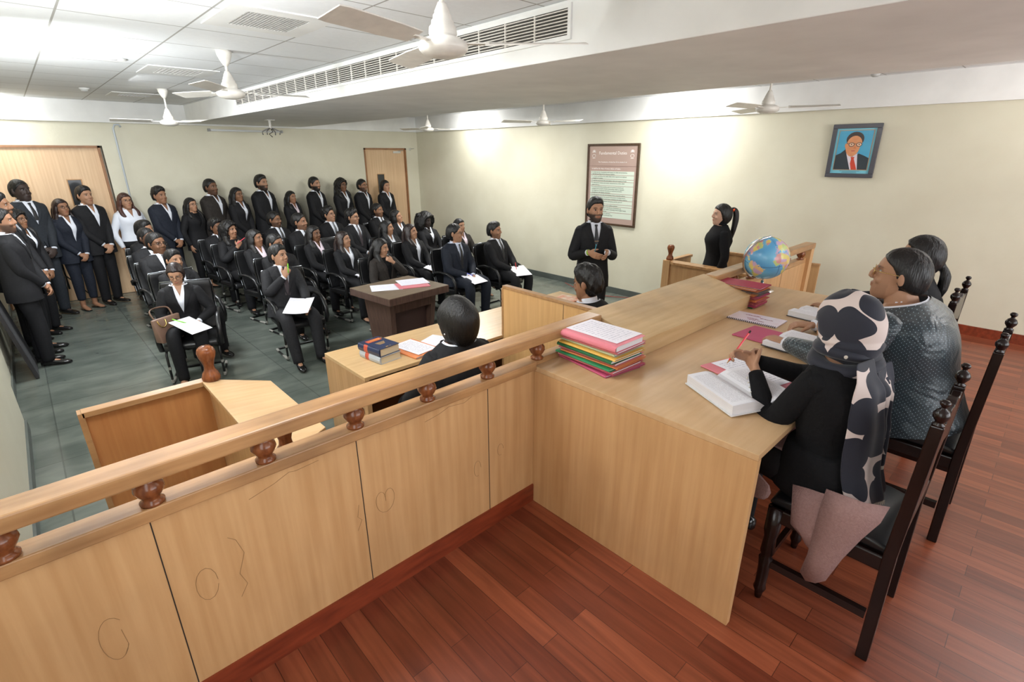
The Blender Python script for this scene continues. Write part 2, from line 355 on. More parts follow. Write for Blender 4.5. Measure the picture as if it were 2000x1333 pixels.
# pencil scribbles on the parapet (marks of their own)
def scribble():
    def sc(pts): obj('pencil_mark', MB().tube([(x, -.0008, z) for x, z in pts], .0007, n=5), mat('pencil_graphite', srgb(150, 116, 78), .6), RAIL)
    sc([(-1.68+.035*math.cos(a)*(1-.2*a/6), .42+.075*math.sin(a)) for a in np.linspace(.8, 5.8, 16)])
    sc([(-1.66, .44), (-1.655, .38), (-1.67, .35)]); sc([(-1.44+.03*math.cos(a), .45+.06*math.sin(a)) for a in np.linspace(0, 6, 14)])
    sc([(-1.36, .58), (-1.34, .56), (-1.325, .5), (-1.35, .43), (-1.335, .38), (-1.36, .34)])
    sc([(-1.28, .68), (-1.2, .70), (-1.15, .72), (-1.13, .715), (-1.05, .72)])
    sc([(-.85+.03*math.cos(a)+.006*a, .43+.05*math.sin(a)) for a in np.linspace(0, 9, 20)])
    sc([(-.93, .47), (-.94, .42), (-.925, .40), (-.945, .36)]); sc([(-.62, .70), (-.55, .71), (-.5, .725), (-.42, .715), (-.38, .73)])
    sc([(-.36+.02*math.cos(a), .36+.04*math.sin(a)) for a in np.linspace(0, 5, 12)]); sc([(-.22+.018*math.cos(a), .40+.03*math.sin(a)) for a in np.linspace(0, 5, 12)])
scribble()
# ---------------------------------------------------------------- judges desk
def desk():
    r = thing('judges_desk', 'long beech judges desk on the raised red floor, open on the chair side', 'desk', (1.2, -.5, 0))
    obj('desk_top', MB().bb((0, -1.04, .735), (2.40, -.0, .76)), BEECH_H, r, bevel=.002)
    obj('side_panel', MB().bb((0, -1.04, 0), (.028, -.001, .735)), BEECH_V, r)
    obj('side_panel', MB().bb((2.37, -1.04, 0), (2.40, -.001, .735)), BEECH_V, r)
    obj('front_panel', MB().bb((.028, -.62, .02), (2.37, -.6, .735)), BEECH_V, r)
desk()
def slope_box():
    mb = MB().prism([(-.285, .7605), (-.001, .7605), (-.001, .7878), (.055, .7878), (.055, .925), (-.285, .845)], 'x', .46, 1.72)
    o = obj('sloped_document_box', mb, woodmat('beech_slope', srgb(206, 176, 132), srgb(190, 156, 110), rough=.3, stretch=(1.2, 14, 14), dirt=.22), bevel=.002)
    tag(o, 'long low beech box with a sloping lid along the front edge of the desk', 'document box')
slope_box()
# ---------------------------------------------------------------- witness boxes
def knob(r, x, y, z, s=1.0):
    prof = [(0, 0), (.046, 0), (.048, .02), (.044, .032), (.040, .045), (.028, .062), (.026, .085), (.034, .115), (.045, .145), (.048, .165), (.042, .188), (.028, .200), (0, .204)]
    obj('knob', MB().lathe([(a*s, b*s) for a, b in prof], (x, y, z), n=24), TEAK, r, smooth=True)
ORANGE_IN = woodmat('orange_beech_inside', srgb(196, 138, 86), srgb(180, 120, 72), stretch=(16, 16, .8))
def witness(sgn, x0, x1, zt, label):
    """x0: side the board is on, x1: open outer side"""
    r = thing('witness_box', label, 'witness box', ((x0+x1)/2, .9, HF), group=None)
    lo, hi = min(x0, x1), max(x0, x1)
    obj('back_panel', MB().bb((lo, 1.56, HF), (hi, 1.585, zt-.03)), ORANGE_IN if sgn > 0 else BEECH_V, r)
    obj('back_cap', MB().bb((lo, 1.54, zt-.03), (hi, 1.605, zt)), BEECH_EDGE, r, bevel=.003)
    t = .025*sgn
    obj('front_panel', MB().bb((min(x0, x0+t), .12, HF), (max(x0, x0+t), 1.56, zt-.02)), BEECH_V, r)
    return r
w1 = witness(1, -1.05, -1.61, .50, 'empty beech witness box in the left foreground with two turned knobs, half behind the railing')
obj('back_edge', MB().bb((-1.625, 1.54, HF), (-1.60, 1.605, .497)), BEECH_EDGE, w1)
obj('reading_board', MB().add([(-1.075, .42, .50), (-1.075, 1.60, .50), (-.77, 1.37, .47), (-.77, .64, .47), (-1.075, .42, .475), (-1.075, 1.60, .475), (-.77, 1.37, .445), (-.77, .64, .445)],
    [(0, 3, 2, 1), (4, 5, 6, 7), (0, 1, 5, 4), (1, 2, 6, 5), (2, 3, 7, 6), (3, 0, 4, 7)]), BEECH_H, w1, bevel=.003)
knob(w1, -1.025, 1.555, .497); knob(w1, -1.0, .50, .478)
w2 = witness(-1, 3.93, 4.45, .505, 'beech witness box by the far wall with a woman standing in it')
obj('reading_ledge', MB().prism([(3.84, 1.50), (3.80, 1.44), (3.80, .10), (3.93, .10), (3.95, 1.54)], 'z', .475, .505), RAILW, w2, bevel=.003)
obj('outer_panel', MB().bb((4.44, .1, HF), (4.465, 1.12, .57)), BEECH_V, w2)
obj('outer_cap', MB().bb((4.43, .1, .57), (4.475, 1.13, .595)), BEECH_EDGE, w2)
obj('corner_post', MB().bb((3.88, 1.53, HF), (3.99, 1.62, .5)), BEECH_V, w2)
knob(w2, 3.945, 1.57, .5, .9); knob(w2, 3.9, .38, .505, .8)
# ---------------------------------------------------------------- clerks' desk and partition below the dais
def clerk_desk():
    r = thing('clerks_desk', 'pale beech clerks desk standing on the hall floor below the railing', 'desk', (.9, 1.55, HF))
    z = .355
    obj('desk_top', MB().bb((-.245, 1.265, z-.025), (2.30, 1.86, z)), woodmat('pale_beech_top', srgb(222, 188, 140), srgb(210, 172, 122), rough=.3, stretch=(1.2, 14, 14), dirt=.08), r, bevel=.002)
    obj('side_panel', MB().bb((-.245, 1.265, HF), (-.215, 1.86, z-.025)), BEECH_V, r)
    obj('side_panel', MB().bb((2.27, 1.265, HF), (2.30, 1.86, z-.025)), BEECH_V, r)
    obj('modesty_panel', MB().bb((-.215, 1.80, HF), (2.27, 1.82, z-.025)), mat('brown_panel_inner', srgb(120, 76, 44), .5, var=.2), r)
    obj('shelf', MB().bb((-.215, 1.30, z-.16), (2.27, 1.80, z-.145)), BEECH_EDGE, r)
clerk_desk()
def partition():
    r = thing('partition', 'tall beech partition panel standing between the two clerks, against the railing', 'partition', (.97, .67, HF))
    obj('panel', MB().bb((.952, .065, HF), (.975, 1.262, .735)), woodmat('beech_partition', srgb(218, 174, 118), srgb(204, 158, 104), stretch=(16, 16, .8)), r)
    obj('top_strip', MB().bb((.945, .065, .735), (.995, 1.264, .757)), BEECH_EDGE, r, bevel=.002)
    obj('edge_strip', MB().bb((.948, 1.262, HF), (.98, 1.264+.012, .735)), BEECH_EDGE, r)
    obj('panel_seam', MB().bb((.9505, .648, HF), (.952, .651, .735)), SEAM, r)
partition()
# ---------------------------------------------------------------- podium
def podium():
    r = thing('podium', 'dark brown podium with a wide square top and recessed front, before the first row', 'podium', (1.1, 3.03, HF), .10)
    w, d, t = .38, .34, .40-HF
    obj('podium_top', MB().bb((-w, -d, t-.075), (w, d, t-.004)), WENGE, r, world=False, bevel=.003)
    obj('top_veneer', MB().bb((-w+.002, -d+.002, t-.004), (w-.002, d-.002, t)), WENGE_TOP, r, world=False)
    for s in (-1, 1):
        obj('side_panel', MB().add([(s*.24, -.22, t-.075), (s*.30, -.22, t-.075), (s*.30, .22, t-.075), (s*.24, .22, t-.075), (s*.20, -.16, 0), (s*.25, -.16, 0), (s*.25, .16, 0), (s*.20, .16, 0)],
            [(0,1,2,3),(4,7,6,5),(0,4,5,1),(1,5,6,2),(2,6,7,3),(3,7,4,0)]), WENGE, r, world=False)
    obj('front_rail', MB().bb((-.24, -.21, t-.2), (.24, -.19, t-.075)), WENGE, r, world=False)
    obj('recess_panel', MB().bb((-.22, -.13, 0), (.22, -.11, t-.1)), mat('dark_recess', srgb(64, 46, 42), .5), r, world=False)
podium()
# ---------------------------------------------------------------- ceiling fixtures
FANW = mat('fan_white_enamel', srgb(228, 224, 216), .35, var=.12, scale=20)
def fan(x, y, zm, ang, label, col=FANW):
    r = thing('ceiling_fan', label, 'ceiling fan', (x, y, ZC), 0, 'white ceiling fans')
    dz = zm-ZC
    obj('canopy', MB().lathe([(0, 0), (.055, 0), (.05, -.03), (.034, -.07), (.016, -.10), (0, -.10)], n=20), col, r, smooth=True, world=False)
    obj('down_rod', MB().tube([(0, 0, -.09), (0, 0, dz+.15)], .010), col, r, smooth=True, world=False)
    obj('motor', MB().lathe([(0, .155), (.016, .155), (.020, .145), (.030, .125), (.030, .118), (.036, .112), (.038, .098), (.044, .092), (.046, .078), (.054, .070), (.056, .045), (.050, .038), (.072, .030), (.094, .018), (.100, .004), (.098, -.010), (.084, -.024), (.060, -.033), (.05, -.036), (.02, -.038), (0, -.039)], (0, 0, dz), n=28), col, r, smooth=True, world=False)
    for k in range(3):
        a = ang+k*2*PI/3; c, s = math.cos(a), math.sin(a); mb = MB()
        for rr0, rr1, w0, w1 in ((.17, .30, .040, .055), (.30, .54, .055, .062), (.54, .575, .062, .052)):
            vs = []
            for rr, w in ((rr0, w0), (rr1, w1)):
                for t, zz in ((-w, -.014), (w, .010)):
                    for th in (0, .004): vs.append((c*rr-s*t, s*rr+c*t, dz+.012+zz+th))
            mb.add(vs, [(0, 2, 3, 1), (4, 5, 7, 6), (0, 1, 5, 4), (2, 6, 7, 3), (0, 4, 6, 2), (1, 3, 7, 5)])
        b = obj('blade', mb, col, r, world=False)
        obj('blade_arm', MB().box((c*.135, s*.135, dz+.012), (.10, .03, .005), [[c, -s, 0], [s, c, 0], [0, 0, 1]]), col, r, world=False)
fan(-.19, .35, 2.10, math.radians(76), 'big white ceiling fan nearest the viewer, hanging in front of the long air grille')
fan(-.21, 3.05, 2.13, math.radians(114), 'white ceiling fan in the middle of the left ceiling bay, blade over the square vent')
fan(-.04, 6.1, 2.055, math.radians(56), 'white ceiling fan at the far left, by the back wall')
fan(3.75, 6.2, 2.09, math.radians(108), 'small far ceiling fan above the open classroom door corner')
fan(3.70, 3.47, 2.08, math.radians(38), 'pale ceiling fan high on the right side, left of the framed duties poster')
fan(3.62, .57, 2.08, math.radians(52), 'ceiling fan near the portrait wall, dark blades against the bright band')
def grille(name, label, x0, x1, y0, y1, n, frame=.11):
    r = thing(name, label, 'vent', ((x0+x1)/2, (y0+y1)/2, ZC), 0, 'square ceiling vents')
    z = ZC-.006
    fr = MB().bb((x0, y0, z), (x1, y0+frame, ZC)).bb((x0, y1-frame, z), (x1, y1, ZC)).bb((x0, y0+frame, z), (x0+frame, y1-frame, ZC)).bb((x1-frame, y0+frame, z), (x1, y1-frame, ZC))
    obj('frame', fr, WHITEP, r)
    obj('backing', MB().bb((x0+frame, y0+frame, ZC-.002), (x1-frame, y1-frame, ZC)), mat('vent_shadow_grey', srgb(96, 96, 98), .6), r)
    sl = MB()
    for i in range(n):
        x = x0+frame+(x1-x0-2*frame)*(i+.5)/n; sl.bb((x-.003, y0+frame, z), (x+.003, y1-frame, ZC-.002))
    for i in range(n):
        y = y0+frame+(y1-y0-2*frame)*(i+.5)/n; sl.bb((x0+frame, y-.002, z), (x1-frame, y+.002, ZC-.002))
    obj('slat_panel', sl, mat('vent_slats', srgb(190, 188, 184), .4, .3), r)
grille('ceiling_vent', 'square ceiling vent with a mesh centre in the near left ceiling', -.56, .0, 1.62, 2.2, 18)
grille('ceiling_vent', 'pale square ceiling vent behind the middle left fan', -.5, .06, 4.15, 4.72, 10)
grille('ceiling_vent', 'farthest square ceiling vent near the back wall', -.44, .12, 6.8, 7.35, 10)
def long_grille():
    y0, y1, z0, z1, x = .42, 5.75, 2.262, 2.382, .65
    r = thing('air_grille', 'long slatted air conditioning grille along the side of the lowered duct', 'vent', (x, 3, 2.32))
    obj('frame', MB().bb((x-.012, y0, z1), (x, y1, z1+.02)).bb((x-.012, y0, z0-.02), (x, y1, z0)).bb((x-.012, y0-.02, z0-.02), (x, y0, z1+.02)).bb((x-.012, y1, z0-.02), (x, y1+.02, z1+.02)), WHITEP, r)
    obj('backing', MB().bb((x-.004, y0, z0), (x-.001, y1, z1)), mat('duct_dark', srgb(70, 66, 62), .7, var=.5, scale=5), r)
    sl = MB()
    for i in range(8): z = z0+(i+.5)*(z1-z0)/8; sl.bb((x-.012, y0, z-.0022), (x-.003, y1, z+.0022))
    for i in range(22): y = y0+(i+1)*(y1-y0)/23; sl.bb((x-.013, y-.004, z0), (x-.003, y+.004, z1))
    obj('slat_panel', sl, FANW, r)
long_grille()
def small(name, mb, m, label, cat, **k): return tag(obj(name, mb, m, **k), label, cat)
r = thing('downlight', 'unlit round white downlight in the left ceiling', 'light', (-.77, 4.0, ZC))
obj('rim', MB().lathe([(.07, 0), (.1, 0), (.1, -.008), (.085, -.014), (.07, -.01)], (-.77, 4.0, ZC)), WHITEP, r, smooth=True)
obj('diffuser', MB().lathe([(0, -.004), (.075, -.004), (.075, -.009), (0, -.011)], (-.77, 4.0, ZC)), mat('diffuser', srgb(245, 246, 248), .3), r, smooth=True)
for x, y, l in ((-.72, 6.6, 'white smoke detector on the left ceiling near the back wall'), (4.62, .02, 'small smoke detector on the right ceiling strip above the portrait')):
    r = thing('smoke_detector', l, 'smoke detector', (x, y, ZC))
    obj('base', MB().lathe([(0, 0), (.05, 0), (.05, -.012), (0, -.012)], (x, y, ZC)), WHITEP, r, smooth=True)
    obj('sensor', MB().lathe([(0, -.012), (.04, -.012), (.036, -.03), (.02, -.04), (0, -.04)], (x, y, ZC)), mat('detector_grey', srgb(190, 190, 188), .4), r, smooth=True)
# tube light on the back wall and the empty projector mount
r = thing('tube_light', 'unlit tube light fitting high on the back wall', 'light', (1.55, 8.38, 2.07))
obj('batten', MB().bb((.95, 8.37, 2.055), (2.12, 8.418, 2.09)), FANW, r)
obj('tube', MB().tube([(.98, 8.355, 2.07), (2.09, 8.355, 2.07)], .013), mat('glass_tube', srgb(225, 228, 230), .15), r, smooth=True)
obj('end_cap', MB().bb((.94, 8.345, 2.05), (.965, 8.418, 2.095)), mat('cap_grey', srgb(150, 150, 150), .4), r)
obj('end_cap', MB().bb((2.105, 8.345, 2.05), (2.13, 8.418, 2.095)), mat('cap_grey', (0, 0, 0, 1)), r)
def mount():
    x, y = 1.27, 6.5; zt = ZS
    r = thing('projector_mount', 'empty metal projector mount hanging from the lowered ceiling', 'projector mount', (x, y, zt))
    obj('ceiling_plate', MB().bb((x-.06, y-.06, zt-.008), (x+.06, y+.06, zt)), CHROME, r)
    obj('pole', MB().tube([(x, y, zt-.008), (x, y, zt-.12)], .018), FANW, r, smooth=True)
    for k in range(4):
        a = PI/4+k*PI/2; c, s = math.cos(a), math.sin(a)
        obj('arm', MB().tube([(x, y, zt-.11), (x+.07*c, y+.07*s, zt-.13), (x+.13*c, y+.13*s, zt-.16), (x+.12*c, y+.12*s, zt-.20)], .008), mat('mount_grey', srgb(120, 118, 116), .4, .5), r, smooth=True)
    obj('cable', MB().tube([(x, y, zt-.11), (x+.02, y-.01, zt-.16), (x-.03, y, zt-.19), (x+.01, y, zt-.23)], .006), SEAM, r)
mount()
small('conduit', MB().tube([(-.22, 8.39, 2.08), (-.24, 8.39, 2.115), (-.29, 8.39, 2.11), (-.315, 8.39, 2.06), (-.315, 8.39, 1.8), (-.325, 8.39, HF+.02)], .013, n=8), mat('grey_pvc', srgb(190, 198, 205), .4),
      'grey conduit pipe with a hooked top running down the back wall beside the double door', 'pipe', smooth=True)
small('wall_hook', MB().bb((4.76, 8.39, 1.77), (4.79, 8.42, 1.82)).tube([(4.78, 8.39, 1.80), (4.86, 8.37, 1.81)], .005), CHROME, 'small metal door stop hook on the wall beside the far door', 'hook')
small('red_cable', MB().tube([(4.93, 4.05, HF+.004), (4.8, 3.75, HF+.004), (4.70, 3.4, HF+.004), (4.72, 3.1, HF+.004), (4.80, 2.9, HF+.004), (4.93, 2.7, HF+.004)], .004, n=6), mat('red_flex', srgb(170, 60, 50), .5),
      'thin red cable lying on the stone floor along the right wall', 'cable', smooth=True)
# leaning board at the left wall and tripod by the double door
r = thing('leaning_board', 'dark framed board leaning on the left wall in front of the standing men', 'board', (-1.9, 5.2, HF))
R = Matrix.Rotation(math.radians(-9), 3, 'Y')
obj('board_frame', MB().box((-1.93, 5.33, HF+.42), (.03, .62, .84), [list(q) for q in R]), mat('black_frame', srgb(44, 42, 44), .35), r, bevel=.004)
obj('board_face', MB().box((-1.913, 5.33, HF+.42), (.004, .56, .78), [list(q) for q in R]), mat('board_grey', srgb(72, 72, 74), .5), r)
r = thing('tripod_stand', 'black tripod stand behind the legs of the standing people at the double door', 'tripod', (-1.35, 8.1, HF))
obj('pole', MB().tube([(-1.35, 8.12, HF+.25), (-1.35, 8.12, HF+1.1)], .012), BLACKMETAL, r, smooth=True)
for a in (0.3, 2.4, 4.5):
    obj('leg', MB().tube([(-1.35, 8.12, HF+.45), (-1.35+.3*math.cos(a), 8.12+.2*math.sin(a), HF+.006)], .008), BLACKMETAL, r, smooth=True)
# ---------------------------------------------------------------- framed poster and portrait on the right wall
def frame_on_wall(name, label, y0, y1, z0, z1, fw, fm, tilt, inner):
    """y0 > y1: y0 is the left edge seen from the room"""
    r = thing(name, label, 'picture', (XR, (y0+y1)/2, z0)); x = XR
    w = y0-y1; h = z1-z0
    def P(a, b, t):           # a from left, b from bottom, t out of the wall; hangs forward at the top
        return (x-.012-t-tilt*b/h, y0-a, z0+b)
    def bar(mb, a0, b0, a1, b1, t0, t1):
        mb.add([P(a0, b0, t0), P(a1, b0, t0), P(a1, b1, t0), P(a0, b1, t0), P(a0, b0, t1), P(a1, b0, t1), P(a1, b1, t1), P(a0, b1, t1)],
               [(0, 3, 2, 1), (4, 5, 6, 7), (0, 1, 5, 4), (1, 2, 6, 5), (2, 3, 7, 6), (3, 0, 4, 7)]); return mb
    f = MB(); bar(f, 0, 0, w, fw, -.01, .022); bar(f, 0, h-fw, w, h, -.01, .022); bar(f, 0, fw, fw, h-fw, -.01, .022); bar(f, w-fw, fw, w, h-fw, -.01, .022)
    obj('frame', f, fm, r, bevel=.004)
    inner(r, P, bar, w, h)
    return r
def poster(r, P, bar, w, h):
    MAUVE = mat('mauve_poster_print', srgb(178, 154, 144), .12, var=.06, scale=3)
    obj('poster_sheet', bar(MB(), .02, .02, w-.02, h-.02, 0, .004), MAUVE, r)
    g = mat('old_gold', srgb(170, 140, 90), .4, .6)
    gl = MB()
    for a0, b0, a1, b1 in ((.022, .022, w-.022, .027), (.022, h-.027, w-.022, h-.022), (.022, .022, .027, h-.022), (w-.027, .022, w-.022, h-.022)): bar(gl, a0, b0, a1, b1, .004, .016)
    obj('gold_inlay', gl, g, r)
    obj('rule', bar(MB(), .03, h-.315, w-.03, h-.311, .004, .006), mat('rule_brown', srgb(120, 90, 84), .4), r)
    PALE = mat('pale_text_panel', srgb(206, 216, 202), .15)
    INK = mat('dark_green_ink', srgb(70, 84, 74), .4); WHT = mat('white_print', srgb(236, 228, 224), .3)
    u = (0, -1, 0); up = unit(np.array(P(0, 1, 0))-np.array(P(0, 0, 0)))
    t = text_mb('Fundamental Duties', .062, P(w/2, h-.15, .005), u, up, align='CENTER'); obj('title', t, WHT, r)
    obj('title', text_mb('The Constitution of India Part IV-A, Article 51-A', .026, P(w/2, h-.265, .005), u, up, align='CENTER'), WHT, r)
    obj('title', text_mb('It shall be the duty of every citizen of India :', .030, P(.09, h-.36, .005), u, up), WHT, r)
    for a in (.12, w-.12):
        e = MB(); c = P(a, h-.12, .005)
        for k in range(7):
            an = PI*k/6; e.tube([c, (c[0], c[1]-.035*math.cos(an), c[2]+.035*math.sin(an)+.002)], .004, n=5)
        e.tube([(c[0], c[1]+.03*math.cos(q), c[2]-.05+.022*math.sin(q)) for q in np.linspace(0, 2*PI, 14)[:-1]], .003, n=5, closed=True)
        e.box((c[0], c[1], c[2]-.083), (.002, .05, .006)); obj('emblem', e, WHT, r)
    items = [("To abide by the Constitution and respect its ideals and institutions,", "the National Flag and the National Anthem;"), ("To cherish and follow the noble ideals which inspired our national", "struggle for freedom;"),
             ("To uphold and protect the sovereignty, unity and integrity of India;",), ("To defend the country and render national service when called", "upon to do so;"),
             ("To promote harmony and the spirit of common brotherhood", "amongst all the people of India transcending religious, linguistic", "and regional or sectional diversities; to renounce practices", "derogatory to the dignity of women;"),
             ("To value and preserve the rich heritage of our composite culture;",), ("To protect and improve the natural environment including forests,", "lakes, rivers and wild life, and to have compassion for living creatures;"),
             ("To develop the scientific temper, humanism and the spirit of", "inquiry and reform;"), ("To safeguard public property and to abjure violence;",),
             ("To strive towards excellence in all spheres of individual and", "collective activity, so that the nation constantly rises to higher levels", "of endeavour and achievement;"), ("To provide opportunities for education", "to his child or ward between the age of six", "and fourteen years;")]
    tot = sum(len(i) for i in items); avail = h-.40-.085; lh = (avail-.007*len(items))/tot; b = h-.385
    for it in items:
        hh = lh*len(it)
        obj('text_panel', bar(MB(), .075, b-hh, w-.07, b, .004, .006), PALE, r)
        obj('text_block', join(*[text_mb(('• ' if q == 0 else '   ')+s, .0235, P(.085, b-.006-lh*q-.018, .0065), u, up, depth=.0004) for q, s in enumerate(it)]), INK, r)
        b -= hh+.007
frame_on_wall('framed_poster', 'tall framed poster of Fundamental Duties with pale text panels, behind the standing speaker', 3.69, 2.765, .665, 1.838, .03,
              mat('antique_dark_frame', srgb(84, 62, 44), .35, var=.5, scale=40), .02, poster)
def portrait(r, P, bar, w, h):
    obj('mount', bar(MB(), .04, .04, w-.04, h-.04, 0, .004), mat('sky_mount', srgb(120, 196, 216), .25), r)
    obj('gold_border', bar(MB(), .062, .075, w-.062, h-.058, .004, .005), mat('tan_gold', srgb(186, 146, 100), .4), r)
    nt = mat('blue_backdrop', srgb(40, 134, 190), .3, col2=srgb(88, 186, 214), scale=2, stretch=(.2, .2, 1.2))
    x0, y0, x1, y1 = .068, .081, w-.068, h-.064
    obj('backdrop', bar(MB(), x0, y0, x1, y1, .005, .006), nt, r)
    W_, H_ = x1-x0, y1-y0
    def poly(name, pts, m, t):
        n = len(pts); q = [(x0+a*W_, y0+b*H_) for a, b in pts]
        obj(name, MB().add([P(a, b, t) for a, b in q]+[P(a, b, t+.0006) for a, b in q], [tuple(range(n)), tuple(range(n, 2*n))[::-1]]+[(i, n+i, n+(i+1) % n, (i+1) % n) for i in range(n)]), m, r)
    def E(cx, cy, rx, ry, n=20, a0=0, a1=2*PI): return [(cx+rx*math.cos(a), cy+ry*math.sin(a)) for a in np.linspace(a0, a1, n, endpoint=(a1-a0) < 6)]
    SKINP = mat('painted_skin', srgb(222, 158, 112), .4, col2=srgb(206, 132, 88), scale=9)
    NAVY = mat('painted_dark_suit', srgb(38, 52, 62), .4); WH = mat('painted_white', srgb(220, 214, 226), .4); HR = mat('painted_hair', srgb(60, 52, 52), .4)
    poly('painted_suit', [(0, 0), (0, .37), (.14, .43), (.28, .54), (.40, .36), (.62, .36), (.68, .42), (.86, .36), (1, .30), (1, 0)], NAVY, .006)
    poly('painted_shirt', [(.27, .53), (.33, .38), (.50, .0), (.72, .0), (.64, .42), (.5, .33)], WH, .0066)
    poly('painted_tie', [(.46, .33), (.58, .33), (.57, .28), (.70, .02), (.70, 0), (.54, 0), (.48, .16), (.49, .28)], mat('painted_red_tie', srgb(206, 70, 48), .4), .0072)
    poly('painted_hair', E(.50, .78, .26, .19), HR, .0066)
    poly('painted_ear', E(.26, .62, .035, .06), SKINP, .0072)
    poly('painted_face', E(.50, .66, .225, .21, 12, 0, PI)+E(.47, .62, .215, .28, 16, PI, 2*PI), SKINP, .0078)
    for cx in (.42, .645):
        poly('painted_glasses', E(cx, .645, .088, .055), mat('painted_black', srgb(46, 50, 56), .3), .0084); poly('painted_lens', E(cx, .645, .068, .040), mat('painted_pale', srgb(226, 190, 160), .3), .009); poly('painted_eye', E(cx, .65, .018, .018, 8), HR, .0096)
    poly('painted_glasses', [(.50, .655), (.56, .655), (.56, .665), (.50, .665)], MATS['painted_black'], .009)
    poly('painted_glasses', [(.27, .67), (.34, .655), (.34, .665), (.27, .685)], MATS['painted_black'], .009)
    poly('painted_mouth', E(.50, .485, .065, .016, 12), mat('painted_lips', srgb(190, 100, 84), .4), .0084)
    poly('painted_nose', [(.53, .62), (.49, .545), (.58, .54)], mat('painted_nose', srgb(200, 124, 82), .4), .0084)
    u = (0, -1, 0); up = unit(np.array(P(0, 1, 0))-np.array(P(0, 0, 0)))
    for i, q in enumerate((.13, .09, .10)): obj('caption_line', bar(MB(), w/2-q/1.4, .066-.009*i, w/2+q/1.4, .0685-.009*i, .005, .0055), HR, r)
frame_on_wall('framed_portrait', 'framed painting of a man in glasses, dark suit and red tie on blue', .372, -.072, 1.455, 1.985, .042, mat('slate_frame', srgb(74, 74, 84), .3), .03, portrait)
